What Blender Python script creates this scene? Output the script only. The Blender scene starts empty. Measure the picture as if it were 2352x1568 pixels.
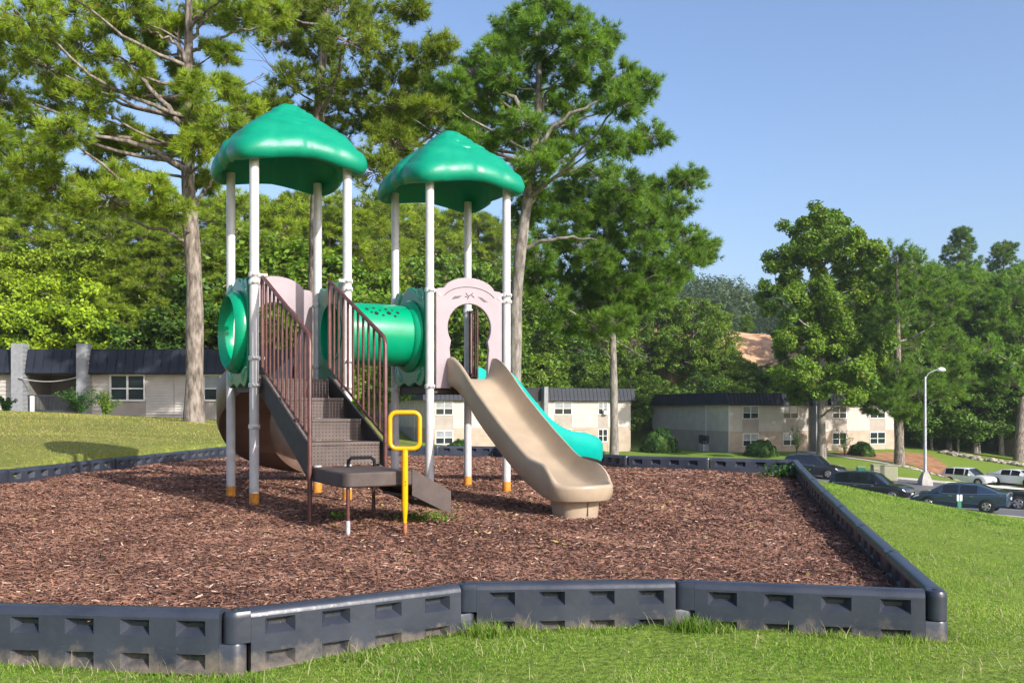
import bpy, bmesh, math, random
import numpy as np
from mathutils import Vector, Matrix, noise as mnoise

# ------------------------------------------------------------------ camera, sky, sun, exposure
scene = bpy.context.scene
C = scene.collection
F, CX, CY, CAMZ = 2150.0, 1176.0, 937.0, 0.914      # focal length / principal point in photo units (2352 x 1568)

cam = bpy.data.cameras.new('camera')
cam_o = bpy.data.objects.new('camera', cam)
C.objects.link(cam_o)
cam_o.location = (0, 0, CAMZ)
cam_o.rotation_euler = (math.radians(90), 0, 0)
cam.sensor_width = 36.0
cam.sensor_fit = 'HORIZONTAL'
cam.lens = 36.0 * F / 2352.0
cam.shift_y = (CY - 784.0) / 2352.0
cam.clip_start = 0.05
cam.clip_end = 4000
scene.camera = cam_o

SUN_EL = math.radians(29.0)
SUN_AZ = (0.68, -0.733)                              # horizontal direction towards the sun
_n = math.hypot(*SUN_AZ)
SUN = Vector((SUN_AZ[0] / _n * math.cos(SUN_EL), SUN_AZ[1] / _n * math.cos(SUN_EL), math.sin(SUN_EL)))

world = bpy.data.worlds.new('World')
scene.world = world
world.use_nodes = True
wn = world.node_tree.nodes
wl = world.node_tree.links
wn.clear()
w_out = wn.new('ShaderNodeOutputWorld')
w_bg = wn.new('ShaderNodeBackground')
w_sky = wn.new('ShaderNodeTexSky')
w_sky.sky_type = 'NISHITA'
w_sky.sun_disc = False
w_sky.sun_elevation = SUN_EL
w_sky.sun_rotation = math.atan2(SUN.x, SUN.y)
w_sky.altitude = 0.0
w_sky.air_density = 1.0
w_sky.dust_density = 2.5
w_sky.ozone_density = 3.5
w_bg.inputs['Strength'].default_value = 0.15
w_tint = wn.new('ShaderNodeMix')            # white balance of the photograph: a touch less green
w_tint.data_type = 'RGBA'
w_tint.blend_type = 'MULTIPLY'
w_tint.inputs['Factor'].default_value = 1.0
w_tint.inputs[7].default_value = (1.02, 0.975, 1.0, 1)
wl.new(w_sky.outputs[0], w_tint.inputs[6])
wl.new(w_tint.outputs[2], w_bg.inputs['Color'])
wl.new(w_bg.outputs[0], w_out.inputs['Surface'])

sun = bpy.data.lights.new('sun', 'SUN')
sun.energy = 4.2
sun.angle = math.radians(0.5)
sun.color = (1.0, 0.96, 0.90)
sun_o = bpy.data.objects.new('sun', sun)
C.objects.link(sun_o)
sun_o.rotation_euler = (-SUN).to_track_quat('-Z', 'Y').to_euler()
sun_o.location = SUN * 60

scene.view_settings.view_transform = 'Standard'
scene.view_settings.look = 'None'
scene.view_settings.exposure = 0.66
scene.view_settings.gamma = 1.0
scene.view_settings.use_curve_mapping = False
scene.render.engine = 'CYCLES'
scene.cycles.use_denoising = True
scene.cycles.use_adaptive_sampling = True
scene.cycles.adaptive_threshold = 0.02
scene.cycles.max_bounces = 5
scene.cycles.diffuse_bounces = 3
scene.cycles.glossy_bounces = 2
scene.cycles.transmission_bounces = 3
scene.cycles.transparent_max_bounces = 8
scene.cycles.volume_bounces = 0
scene.render.film_transparent = False

rng = np.random.default_rng(7)
random.seed(7)


def PX(x, y, Y):
    """photo pixel (2352 wide) at depth Y -> world point"""
    return Vector(((x - CX) * Y / F, Y, CAMZ - (y - CY) * Y / F))


# ------------------------------------------------------------------ helpers
def tag(o, label=None, cat=None, group=None, kind=None):
    if label: o['label'] = label
    if cat: o['category'] = cat
    if group: o['group'] = group
    if kind: o['kind'] = kind
    return o


def empty(name, loc=(0, 0, 0), rz=0.0, label=None, cat=None, group=None):
    o = bpy.data.objects.new(name, None)
    o.empty_display_size = 0.2
    C.objects.link(o)
    o.location = loc
    o.rotation_euler = (0, 0, rz)
    return tag(o, label, cat, group)


def link_mesh(name, me, m, parent=None):
    if m is not None and len(me.materials) == 0:
        me.materials.append(m)
    o = bpy.data.objects.new(name, me)
    C.objects.link(o)
    if parent is not None:
        o.parent = parent
    return o


def copy_tree(o, parent=None):
    c = o.copy()
    C.objects.link(c)
    c.parent = parent
    for ch in o.children:
        copy_tree(ch, c)
    return c


class MB:
    def __init__(s):
        s.v = []
        s.f = []

    def add(s, vs, fs):
        b = len(s.v)
        s.v.extend([tuple(p) for p in vs])
        s.f.extend([tuple(i + b for i in f) for f in fs])

    def box(s, x0, x1, y0, y1, z0, z1):
        s.add([(x0, y0, z0), (x1, y0, z0), (x1, y1, z0), (x0, y1, z0),
               (x0, y0, z1), (x1, y0, z1), (x1, y1, z1), (x0, y1, z1)],
              [(3, 2, 1, 0), (4, 5, 6, 7), (0, 1, 5, 4), (1, 2, 6, 5), (2, 3, 7, 6), (3, 0, 4, 7)])

    def hexa(s, p):           # 8 corners: bottom ring, top ring
        s.add(p, [(3, 2, 1, 0), (4, 5, 6, 7), (0, 1, 5, 4), (1, 2, 6, 5), (2, 3, 7, 6), (3, 0, 4, 7)])

    def tube(s, pts, rad, n=10, closed=False, caps=True):
        pts = [Vector(p) for p in pts]
        k = len(pts)
        if not hasattr(rad, '__len__'):
            rad = [rad] * k
        rings = []
        up = None
        for i, p in enumerate(pts):
            if closed:
                d = pts[(i + 1) % k] - pts[i - 1]
            else:
                d = pts[min(i + 1, k - 1)] - pts[max(i - 1, 0)]
            d.normalize()
            if up is None:
                a = Vector((0, 0, 1)) if abs(d.z) < 0.9 else Vector((1, 0, 0))
                up = d.cross(a).normalized()
            else:
                up = (up - d * up.dot(d))
                if up.length < 1e-5:
                    up = d.orthogonal()
                up.normalize()
            w = d.cross(up)
            rings.append([p + (up * math.cos(t) + w * math.sin(t)) * rad[i] for t in [2 * math.pi * j / n for j in range(n)]])
        vs = [q for r in rings for q in r]
        fs = []
        m = k if closed else k - 1
        for i in range(m):
            a, b = i * n, ((i + 1) % k) * n
            for j in range(n):
                j2 = (j + 1) % n
                fs.append((a + j, a + j2, b + j2, b + j))
        if caps and not closed:
            fs.append(tuple(range(n - 1, -1, -1)))
            fs.append(tuple(range((k - 1) * n, k * n)))
        s.add(vs, fs)

    def cyl(s, cx, cy, z0, z1, r0, r1=None, n=16):
        s.tube([(cx, cy, z0), (cx, cy, z1)], [r0, r0 if r1 is None else r1], n)

    def prism(s, poly, fn, d0, d1):
        """poly: 2-D outline (ccw); fn(a, b, d) -> point"""
        n = len(poly)
        vs = [fn(a, b, d0) for a, b in poly] + [fn(a, b, d1) for a, b in poly]
        fs = [tuple(range(n - 1, -1, -1)), tuple(range(n, 2 * n))]
        for i in range(n):
            j = (i + 1) % n
            fs.append((i, j, n + j, n + i))
        s.add(vs, fs)

    def lathe(s, prof, fn, n=32, closed=True):
        """prof: (radius, height) list; fn(a, b, h) -> point"""
        k = len(prof)
        vs = []
        for r, h in prof:
            for j in range(n):
                t = 2 * math.pi * j / n
                vs.append(fn(r * math.cos(t), r * math.sin(t), h))
        fs = []
        for i in range(k - 1):
            for j in range(n):
                j2 = (j + 1) % n
                fs.append((i * n + j, i * n + j2, (i + 1) * n + j2, (i + 1) * n + j))
        s.add(vs, fs)

    def mesh(s, name, smooth=None):
        me = bpy.data.meshes.new(name)
        me.from_pydata(s.v, [], s.f)
        bm = bmesh.new()
        bm.from_mesh(me)
        bmesh.ops.recalc_face_normals(bm, faces=bm.faces)
        bm.to_mesh(me)
        bm.free()
        if smooth is not None:
            me.shade_smooth()
            if smooth < 180:
                me.set_sharp_from_angle(angle=math.radians(smooth))
        return me

    def build(s, name, m, parent=None, smooth=None, bevel=None):
        o = link_mesh(name, s.mesh(name, smooth), m, parent)
        if bevel:
            b = o.modifiers.new('edge', 'BEVEL')
            b.width = bevel
            b.segments = 2
            b.limit_method = 'ANGLE'
        return o


def np_mesh(name, v, f):
    """v (n,3), f (m,k) numpy -> mesh"""
    me = bpy.data.meshes.new(name)
    v = np.asarray(v, np.float32)
    f = np.asarray(f, np.int32)
    k = f.shape[1]
    me.vertices.add(len(v))
    me.vertices.foreach_set('co', v.ravel())
    me.loops.add(f.size)
    me.loops.foreach_set('vertex_index', f.ravel())
    me.polygons.add(len(f))
    me.polygons.foreach_set('loop_start', np.arange(0, f.size, k, dtype=np.int32))
    me.polygons.foreach_set('loop_total', np.full(len(f), k, np.int32))
    me.update(calc_edges=True)
    return me


# ------------------------------------------------------------------ materials
MATS = {}


def mat(name, col, rough=0.6, var=0.0, vscale=5.0, bump=0.0, bscale=40.0, metal=0.0, spec=0.5, coat=0.0, col2=None, detail=6.0, ramp=(0.35, 0.65), stretch=None, rvar=0.0):
    m = bpy.data.materials.new(name)
    m.use_nodes = True
    nt = m.node_tree
    N, L = nt.nodes, nt.links
    b = N['Principled BSDF']
    b.inputs['Roughness'].default_value = rough
    b.inputs['Metallic'].default_value = metal
    b.inputs['Specular IOR Level'].default_value = spec
    b.inputs['Coat Weight'].default_value = coat
    b.inputs['Coat Roughness'].default_value = 0.1
    b.inputs['Base Color'].default_value = (*col, 1)
    tc = N.new('ShaderNodeTexCoord')
    src = tc.outputs['Object']
    if stretch:
        mp = N.new('ShaderNodeMapping')
        mp.inputs['Scale'].default_value = stretch
        L.new(src, mp.inputs[0])
        src = mp.outputs[0]
    if var > 0 or col2:
        nz = N.new('ShaderNodeTexNoise')
        nz.inputs['Scale'].default_value = vscale
        nz.inputs['Detail'].default_value = detail
        nz.inputs['Roughness'].default_value = 0.62
        L.new(src, nz.inputs['Vector'])
        cr = N.new('ShaderNodeValToRGB')
        cr.color_ramp.elements[0].position = ramp[0]
        cr.color_ramp.elements[1].position = ramp[1]
        a = col if col2 else tuple(c * (1 - var) for c in col)
        z = col2 if col2 else tuple(min(1, c * (1 + var)) for c in col)
        cr.color_ramp.elements[0].color = (*a, 1)
        cr.color_ramp.elements[1].color = (*z, 1)
        L.new(nz.outputs['Fac'], cr.inputs['Fac'])
        L.new(cr.outputs['Color'], b.inputs['Base Color'])
        if rvar > 0:
            mr = N.new('ShaderNodeMapRange')
            mr.inputs['To Min'].default_value = max(0.02, rough - rvar)
            mr.inputs['To Max'].default_value = min(1, rough + rvar)
            L.new(nz.outputs['Fac'], mr.inputs['Value'])
            L.new(mr.outputs[0], b.inputs['Roughness'])
    if bump > 0:
        n2 = N.new('ShaderNodeTexNoise')
        n2.inputs['Scale'].default_value = bscale
        n2.inputs['Detail'].default_value = 4
        L.new(src, n2.inputs['Vector'])
        bp = N.new('ShaderNodeBump')
        bp.inputs['Strength'].default_value = bump
        bp.inputs['Distance'].default_value = 0.02
        L.new(n2.outputs['Fac'], bp.inputs['Height'])
        L.new(bp.outputs[0], b.inputs['Normal'])
    MATS[name] = m
    return m


def leaf_mat(name, dark, light, accent=None, nscale=0.7, trans=0.35, rough=0.55, acc_amt=0.12):
    """foliage: per-leaf and per-clump colour variety, some light passing through"""
    m = bpy.data.materials.new(name)
    m.use_nodes = True
    nt = m.node_tree
    N, L = nt.nodes, nt.links
    N.clear()
    out = N.new('ShaderNodeOutputMaterial')
    geo = N.new('ShaderNodeNewGeometry')
    tc = N.new('ShaderNodeTexCoord')
    oi = N.new('ShaderNodeObjectInfo')
    nz = N.new('ShaderNodeTexNoise')
    nz.inputs['Scale'].default_value = nscale
    nz.inputs['Detail'].default_value = 3
    L.new(tc.outputs['Object'], nz.inputs['Vector'])
    ad = N.new('ShaderNodeMath'); ad.operation = 'MULTIPLY_ADD'
    ad.inputs[1].default_value = 0.55
    L.new(geo.outputs['Random Per Island'], ad.inputs[0])
    sb = N.new('ShaderNodeMath'); sb.operation = 'MULTIPLY_ADD'
    sb.inputs[1].default_value = 1.5
    sb.inputs[2].default_value = -0.52
    L.new(nz.outputs['Fac'], sb.inputs[0])
    L.new(sb.outputs[0], ad.inputs[2])
    cr = N.new('ShaderNodeValToRGB')
    e = cr.color_ramp.elements
    e[0].position = 0.1; e[0].color = (*dark, 1)
    e[1].position = 0.85; e[1].color = (*light, 1)
    L.new(ad.outputs[0], cr.inputs['Fac'])
    colr = cr.outputs['Color']
    if accent:
        gt = N.new('ShaderNodeMath'); gt.operation = 'GREATER_THAN'
        gt.inputs[1].default_value = 1 - acc_amt
        L.new(geo.outputs['Random Per Island'], gt.inputs[0])
        mx = N.new('ShaderNodeMix'); mx.data_type = 'RGBA'
        L.new(gt.outputs[0], mx.inputs['Factor'])
        L.new(colr, mx.inputs[6])
        mx.inputs[7].default_value = (*accent, 1)
        colr = mx.outputs[2]
    hs = N.new('ShaderNodeHueSaturation')
    mr = N.new('ShaderNodeMapRange')
    mr.inputs['To Min'].default_value = 0.8
    mr.inputs['To Max'].default_value = 1.2
    L.new(oi.outputs['Random'], mr.inputs['Value'])
    L.new(mr.outputs[0], hs.inputs['Value'])
    L.new(colr, hs.inputs['Color'])
    d = N.new('ShaderNodeBsdfPrincipled')
    d.inputs['Roughness'].default_value = rough
    d.inputs['Specular IOR Level'].default_value = 0.35
    t = N.new('ShaderNodeBsdfTranslucent')
    L.new(hs.outputs[0], d.inputs['Base Color'])
    hs2 = N.new('ShaderNodeHueSaturation')
    hs2.inputs['Value'].default_value = 1.25
    hs2.inputs['Hue'].default_value = 0.485
    L.new(hs.outputs[0], hs2.inputs['Color'])
    L.new(hs2.outputs[0], t.inputs['Color'])
    ms = N.new('ShaderNodeMixShader')
    ms.inputs[0].default_value = trans
    L.new(d.outputs[0], ms.inputs[1])
    L.new(t.outputs[0], ms.inputs[2])
    L.new(ms.outputs[0], out.inputs['Surface'])
    MATS[name] = m
    return m


M = MATS
# playground
mat('roof_green', (0.0, 0.29, 0.165), 0.40, var=0.22, vscale=3.5, bump=0.12, bscale=24, spec=0.45, rvar=0.12)
mat('panel_green', (0.0, 0.175, 0.070), 0.28, var=0.12, vscale=4.0, bump=0.05, bscale=20)
mat('tube_green', (0.0, 0.275, 0.130), 0.25, var=0.1, vscale=4.0, bump=0.04, bscale=20)
mat('teal_plastic', (0.0, 0.33, 0.27), 0.28, var=0.1, vscale=4.0)
mat('post_white', (0.52, 0.505, 0.50), 0.38, var=0.08, vscale=9, bump=0.03, bscale=60)
mat('clamp_white', (0.60, 0.59, 0.58), 0.4, var=0.1, vscale=20)
mat('orange_sleeve', (0.52, 0.20, 0.015), 0.6, var=0.25, vscale=30)
mat('arch_pink', (0.315, 0.252, 0.272), 0.5, var=0.06, vscale=6, bump=0.03, bscale=50)
mat('arch_line', (0.10, 0.08, 0.08), 0.6)
mat('slide_brown', (0.150, 0.092, 0.068), 0.42, var=0.12, vscale=3.5, bump=0.03, bscale=30)
mat('slide_tan', (0.375, 0.292, 0.203), 0.36, var=0.1, vscale=3.5, bump=0.03, bscale=30, rvar=0.08)
mat('maroon_steel', (0.088, 0.030, 0.024), 0.42, var=0.35, vscale=14, bump=0.05, bscale=70)
mat('stringer_black', (0.020, 0.017, 0.016), 0.6, var=0.3, vscale=8)
mat('hole_black', (0.01, 0.012, 0.01), 0.9)
mat('yellow_paint', (0.74, 0.345, 0.0), 0.3, var=0.08, vscale=10, bump=0.03, bscale=60)
mat('bare_steel', (0.55, 0.56, 0.58), 0.4, metal=0.4, var=0.2, vscale=30)
mat('rust', (0.35, 0.13, 0.05), 0.85, var=0.35, vscale=40)
mat('black_grip', (0.008, 0.009, 0.011), 0.75, spec=0.2)
mat('border_plastic', (0.021, 0.026, 0.041), 0.33, col2=(0.039, 0.045, 0.061), vscale=2.6, bump=0.10, bscale=18, rvar=0.1)
mat('pin_black', (0.012, 0.013, 0.016), 0.4)
# buildings
mat('siding_white', (0.45, 0.415, 0.365), 0.75, var=0.1, vscale=1.2, bump=0.08, bscale=30)
mat('siding_tan', (0.38, 0.305, 0.23), 0.8, var=0.12, vscale=1.2, bump=0.08, bscale=30)
mat('siding_grey', (0.33, 0.29, 0.25), 0.8, var=0.1, vscale=1.0)
mat('seam_roof', (0.016, 0.020, 0.030), 0.6, var=0.35, vscale=0.9, spec=0.25)
mat('pier_white', (0.24, 0.245, 0.255), 0.8, var=0.12, vscale=5, bump=0.4, bscale=14)
mat('trim_white', (0.66, 0.64, 0.61), 0.6, var=0.06, vscale=4)
mat('glass', (0.010, 0.022, 0.024), 0.08, spec=0.4)
mat('glass_blind', (0.22, 0.25, 0.27), 0.16, spec=0.8, var=0.2, vscale=1.5)
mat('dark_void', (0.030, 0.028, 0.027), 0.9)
mat('inner_wall', (0.20, 0.185, 0.165), 0.85, var=0.1)
mat('rail_dark', (0.03, 0.033, 0.04), 0.5)
mat('concrete', (0.36, 0.335, 0.30), 0.85, var=0.15, vscale=3, bump=0.2, bscale=30)
mat('sidewalk', (0.43, 0.41, 0.38), 0.9, var=0.12, vscale=0.8)
mat('line_paint', (0.62, 0.62, 0.60), 0.8, var=0.2, vscale=3)
mat('asphalt', (0.105, 0.105, 0.11), 0.9, var=0.25, vscale=0.6, bump=0.2, bscale=60)
mat('box_green', (0.30, 0.30, 0.185), 0.6, var=0.08)
mat('galv', (0.48, 0.50, 0.52), 0.4, metal=0.5, var=0.15, vscale=4)
mat('lamp_head', (0.72, 0.72, 0.72), 0.35)
mat('sign_white', (0.8, 0.8, 0.77), 0.5)
mat('sign_green', (0.01, 0.16, 0.09), 0.5)
mat('rock', (0.30, 0.26, 0.215), 0.9, var=0.4, vscale=2.2, bump=0.5, bscale=8)
mat('cable', (0.35, 0.33, 0.31), 0.7)
# cars
mat('car_black', (0.006, 0.008, 0.011), 0.22, coat=0.8)
mat('car_navy', (0.010, 0.014, 0.022), 0.22, coat=0.8)
mat('car_blue', (0.030, 0.055, 0.095), 0.25, coat=0.8, metal=0.3)
mat('car_white', (0.70, 0.71, 0.72), 0.28, coat=0.8)
mat('car_red', (0.22, 0.012, 0.012), 0.25, coat=0.8)
mat('car_charcoal', (0.012, 0.014, 0.017), 0.25, coat=0.8)
mat('car_glass', (0.010, 0.014, 0.018), 0.04, spec=0.9)
mat('tyre', (0.014, 0.014, 0.015), 0.85)
mat('rim_alloy', (0.42, 0.43, 0.45), 0.3, metal=0.7)
mat('lamp_clear', (0.75, 0.77, 0.8), 0.1, spec=0.8)
mat('lamp_red', (0.42, 0.01, 0.015), 0.15, spec=0.8)
mat('chrome', (0.6, 0.62, 0.65), 0.15, metal=1.0)
mat('plastic_black', (0.012, 0.012, 0.013), 0.6)
# vegetation
mat('bark_pine', (0.075, 0.058, 0.046), 0.95, col2=(0.28, 0.235, 0.195), vscale=9.0, bump=1.0, bscale=16, stretch=(1, 1, 0.28), ramp=(0.38, 0.62))
mat('bark_grey', (0.10, 0.085, 0.072), 0.95, col2=(0.27, 0.24, 0.21), vscale=8.0, bump=0.8, bscale=14, stretch=(1, 1, 0.3), ramp=(0.36, 0.62))
mat('twig', (0.12, 0.09, 0.07), 0.95, var=0.3, vscale=4)
leaf_mat('needles', (0.078, 0.160, 0.014), (0.345, 0.460, 0.028), accent=(0.26, 0.18, 0.04), nscale=0.9, acc_amt=0.06)
leaf_mat('needles_deep', (0.050, 0.135, 0.017), (0.215, 0.390, 0.030), accent=(0.22, 0.17, 0.045), nscale=0.9, acc_amt=0.04)
leaf_mat('leaves_bright', (0.080, 0.165, 0.010), (0.35, 0.46, 0.022), nscale=0.6)
leaf_mat('leaves_mid', (0.050, 0.125, 0.014), (0.215, 0.350, 0.024), accent=(0.24, 0.22, 0.04), nscale=0.5, acc_amt=0.05)
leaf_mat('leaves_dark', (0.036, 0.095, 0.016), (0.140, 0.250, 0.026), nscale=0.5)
leaf_mat('leaves_far', (0.028, 0.055, 0.020), (0.070, 0.105, 0.036), nscale=0.05)
leaf_mat('shrub_leaves', (0.012, 0.055, 0.010), (0.060, 0.150, 0.016), nscale=2.0)
leaf_mat('weed_leaves', (0.05, 0.16, 0.010), (0.18, 0.36, 0.02), nscale=6.0)
leaf_mat('grass_blades', (0.062, 0.175, 0.010), (0.315, 0.465, 0.058), accent=(0.42, 0.40, 0.17), nscale=1.3, trans=0.4, acc_amt=0.09)
leaf_mat('dry_blades', (0.115, 0.150, 0.022), (0.36, 0.365, 0.075), accent=(0.44, 0.34, 0.14), nscale=0.5, trans=0.35, acc_amt=0.22)
leaf_mat('dead_leaf', (0.16, 0.09, 0.03), (0.45, 0.33, 0.10), nscale=3.0, trans=0.1)
leaf_mat('straw', (0.20, 0.21, 0.08), (0.38, 0.36, 0.18), nscale=2.0, trans=0.2)
leaf_mat('mulch_chips', (0.110, 0.050, 0.033), (0.265, 0.137, 0.090), accent=(0.44, 0.30, 0.22), nscale=1.6, trans=0.0, rough=0.85, acc_amt=0.045)
mat('mulch_base', (0.035, 0.014, 0.010), 0.95, col2=(0.15, 0.066, 0.045), vscale=55, bump=1.0, bscale=60, ramp=(0.35, 0.7))
mat('bare_dirt', (0.30, 0.20, 0.12), 0.95, col2=(0.46, 0.34, 0.21), vscale=2.5, bump=0.6, bscale=20)
mat('pine_straw', (0.20, 0.085, 0.038), 0.95, col2=(0.34, 0.18, 0.085), vscale=1.2, bump=0.5, bscale=12)
mat('clay', (0.34, 0.165, 0.08), 0.95, col2=(0.64, 0.385, 0.21), vscale=0.9, bump=1.0, bscale=1.5, ramp=(0.3, 0.6))


def ground_mat():
    m = bpy.data.materials.new('lawn')
    m.use_nodes = True
    N, L = m.node_tree.nodes, m.node_tree.links
    b = N['Principled BSDF']
    b.inputs['Roughness'].default_value = 0.95
    b.inputs['Specular IOR Level'].default_value = 0.15
    tc = N.new('ShaderNodeTexCoord')

    def nz(scale, detail=5):
        n = N.new('ShaderNodeTexNoise')
        n.inputs['Scale'].default_value = scale
        n.inputs['Detail'].default_value = detail
        n.inputs['Roughness'].default_value = 0.65
        L.new(tc.outputs['Object'], n.inputs['Vector'])
        return n.outputs['Fac']

    def ramp(f, p0, c0, p1, c1):
        r = N.new('ShaderNodeValToRGB')
        r.color_ramp.elements[0].position = p0; r.color_ramp.elements[0].color = (*c0, 1)
        r.color_ramp.elements[1].position = p1; r.color_ramp.elements[1].color = (*c1, 1)
        L.new(f, r.inputs['Fac'])
        return r.outputs['Color']

    def mix(f, a, c):
        x = N.new('ShaderNodeMix'); x.data_type = 'RGBA'
        L.new(f, x.inputs['Factor']); L.new(a, x.inputs[6]); L.new(c, x.inputs[7])
        return x.outputs[2]
    fine = ramp(nz(26, 8), 0.32, (0.036, 0.090, 0.007), 0.66, (0.23, 0.350, 0.042))
    dry = ramp(nz(18, 8), 0.32, (0.095, 0.105, 0.022), 0.68, (0.31, 0.285, 0.080))
    sx = N.new('ShaderNodeSeparateXYZ'); L.new(tc.outputs['Object'], sx.inputs[0])
    # the lawn on the bank by the long building is drier than the rest: a matter of where the grass grows
    mr = N.new('ShaderNodeMapRange')
    mr.inputs['From Min'].default_value = -3.0
    mr.inputs['From Max'].default_value = -7.0
    L.new(sx.outputs['X'], mr.inputs['Value'])
    mm = N.new('ShaderNodeMath'); mm.operation = 'MULTIPLY_ADD'
    mm.inputs[1].default_value = 0.9; mm.inputs[2].default_value = -0.25
    L.new(nz(0.45, 4), mm.inputs[0])
    m2 = N.new('ShaderNodeMath'); m2.operation = 'ADD'; m2.use_clamp = True
    L.new(mm.outputs[0], m2.inputs[0])
    m3 = N.new('ShaderNodeMath'); m3.operation = 'MULTIPLY'; m3.inputs[1].default_value = 0.7
    L.new(mr.outputs[0], m3.inputs[0]); L.new(m3.outputs[0], m2.inputs[1])
    col = mix(m2.outputs[0], fine, dry)
    L.new(col, b.inputs['Base Color'])
    bp = N.new('ShaderNodeBump'); bp.inputs['Strength'].default_value = 0.8; bp.inputs['Distance'].default_value = 0.04
    L.new(nz(30, 6), bp.inputs['Height']); L.new(bp.outputs[0], b.inputs['Normal'])
    MATS['lawn'] = m


ground_mat()


def wear(mname, dirt, zmax, scuff):
    """mud splashed up from the ground and pale scuffs on plastic"""
    m = MATS[mname]
    N, L = m.node_tree.nodes, m.node_tree.links
    b = N['Principled BSDF']
    src = b.inputs['Base Color'].links[0].from_socket
    tc = N.new('ShaderNodeTexCoord')
    geo = N.new('ShaderNodeNewGeometry')
    sx = N.new('ShaderNodeSeparateXYZ'); L.new(tc.outputs['Object'], sx.inputs[0])
    mr = N.new('ShaderNodeMapRange')
    mr.inputs['From Min'].default_value = zmax; mr.inputs['From Max'].default_value = 0.0
    mr.inputs['To Min'].default_value = -0.22; mr.inputs['To Max'].default_value = 0.30
    mr.clamp = False
    L.new(sx.outputs['Z'], mr.inputs['Value'])
    nz = N.new('ShaderNodeTexNoise'); nz.inputs['Scale'].default_value = 9; nz.inputs['Detail'].default_value = 7; nz.inputs['Roughness'].default_value = 0.7
    L.new(geo.outputs['Position'], nz.inputs['Vector'])
    ad = N.new('ShaderNodeMath'); L.new(mr.outputs[0], ad.inputs[0]); L.new(nz.outputs['Fac'], ad.inputs[1])
    cr = N.new('ShaderNodeValToRGB'); cr.color_ramp.elements[0].position = 0.52; cr.color_ramp.elements[1].position = 0.82
    cr.color_ramp.elements[1].color = (0.75, 0.75, 0.75, 1)
    L.new(ad.outputs[0], cr.inputs['Fac'])
    mx = N.new('ShaderNodeMix'); mx.data_type = 'RGBA'
    L.new(cr.outputs['Color'], mx.inputs['Factor']); L.new(src, mx.inputs[6]); mx.inputs[7].default_value = (*dirt, 1)
    mp = N.new('ShaderNodeMapping'); mp.inputs['Scale'].default_value = (3, 3, 42); mp.inputs['Rotation'].default_value = (0.1, 0.16, 0.3)
    L.new(geo.outputs['Position'], mp.inputs[0])
    n2 = N.new('ShaderNodeTexNoise'); n2.inputs['Scale'].default_value = 3.2; n2.inputs['Detail'].default_value = 8; n2.inputs['Roughness'].default_value = 0.75
    L.new(mp.outputs[0], n2.inputs['Vector'])
    c2 = N.new('ShaderNodeValToRGB'); c2.color_ramp.elements[0].position = 0.60; c2.color_ramp.elements[1].position = 0.72
    c2.color_ramp.elements[1].color = (0.5, 0.5, 0.5, 1)
    L.new(n2.outputs['Fac'], c2.inputs['Fac'])
    m2 = N.new('ShaderNodeMix'); m2.data_type = 'RGBA'
    L.new(c2.outputs['Color'], m2.inputs['Factor']); L.new(mx.outputs[2], m2.inputs[6]); m2.inputs[7].default_value = (*scuff, 1)
    L.new(m2.outputs[2], b.inputs['Base Color'])


wear('border_plastic', (0.19, 0.155, 0.115), 0.20, (0.125, 0.128, 0.135))
wear('post_white', (0.30, 0.26, 0.22), 0.30, (0.47, 0.45, 0.43))
wear('roof_green', (0.0, 0.21, 0.12), -9.0, (0.0, 0.33, 0.205))
wear('slide_tan', (0.34, 0.26, 0.19), 0.02, (0.46, 0.36, 0.27))


def step_mat():
    """plastic-coated perforated steel: rows of small dark holes"""
    m = mat('step_brown', (0.088, 0.062, 0.052), 0.6, var=0.3, vscale=5, bump=0.08, bscale=60)
    N, L = m.node_tree.nodes, m.node_tree.links
    b = N['Principled BSDF']
    tc = N.new('ShaderNodeTexCoord')
    mp = N.new('ShaderNodeMapping'); mp.inputs['Scale'].default_value = (32, 32, 32)
    L.new(tc.outputs['Object'], mp.inputs[0])
    fr = N.new('ShaderNodeVectorMath'); fr.operation = 'FRACTION'
    L.new(mp.outputs[0], fr.inputs[0])
    sb = N.new('ShaderNodeVectorMath'); sb.operation = 'SUBTRACT'; sb.inputs[1].default_value = (0.5, 0.5, 0.5)
    L.new(fr.outputs[0], sb.inputs[0])
    geo = N.new('ShaderNodeNewGeometry')
    pr = N.new('ShaderNodeVectorTransform'); pr.vector_type = 'NORMAL'; pr.convert_from = 'WORLD'; pr.convert_to = 'OBJECT'
    L.new(geo.outputs['True Normal'], pr.inputs[0])
    dt = N.new('ShaderNodeVectorMath'); dt.operation = 'DOT_PRODUCT'
    L.new(sb.outputs[0], dt.inputs[0]); L.new(pr.outputs[0], dt.inputs[1])
    sc = N.new('ShaderNodeVectorMath'); sc.operation = 'SCALE'
    L.new(pr.outputs[0], sc.inputs[0]); L.new(dt.outputs['Value'], sc.inputs['Scale'])
    s2 = N.new('ShaderNodeVectorMath'); s2.operation = 'SUBTRACT'
    L.new(sb.outputs[0], s2.inputs[0]); L.new(sc.outputs[0], s2.inputs[1])
    ln = N.new('ShaderNodeVectorMath'); ln.operation = 'LENGTH'
    L.new(s2.outputs[0], ln.inputs[0])
    lt = N.new('ShaderNodeMath'); lt.operation = 'LESS_THAN'; lt.inputs[1].default_value = 0.21
    L.new(ln.outputs['Value'], lt.inputs[0])
    src = b.inputs['Base Color'].links[0].from_socket
    mx = N.new('ShaderNodeMix'); mx.data_type = 'RGBA'
    L.new(lt.outputs[0], mx.inputs['Factor']); L.new(src, mx.inputs[6])
    mx.inputs[7].default_value = (0.012, 0.011, 0.011, 1)
    L.new(mx.outputs[2], b.inputs['Base Color'])


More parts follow.
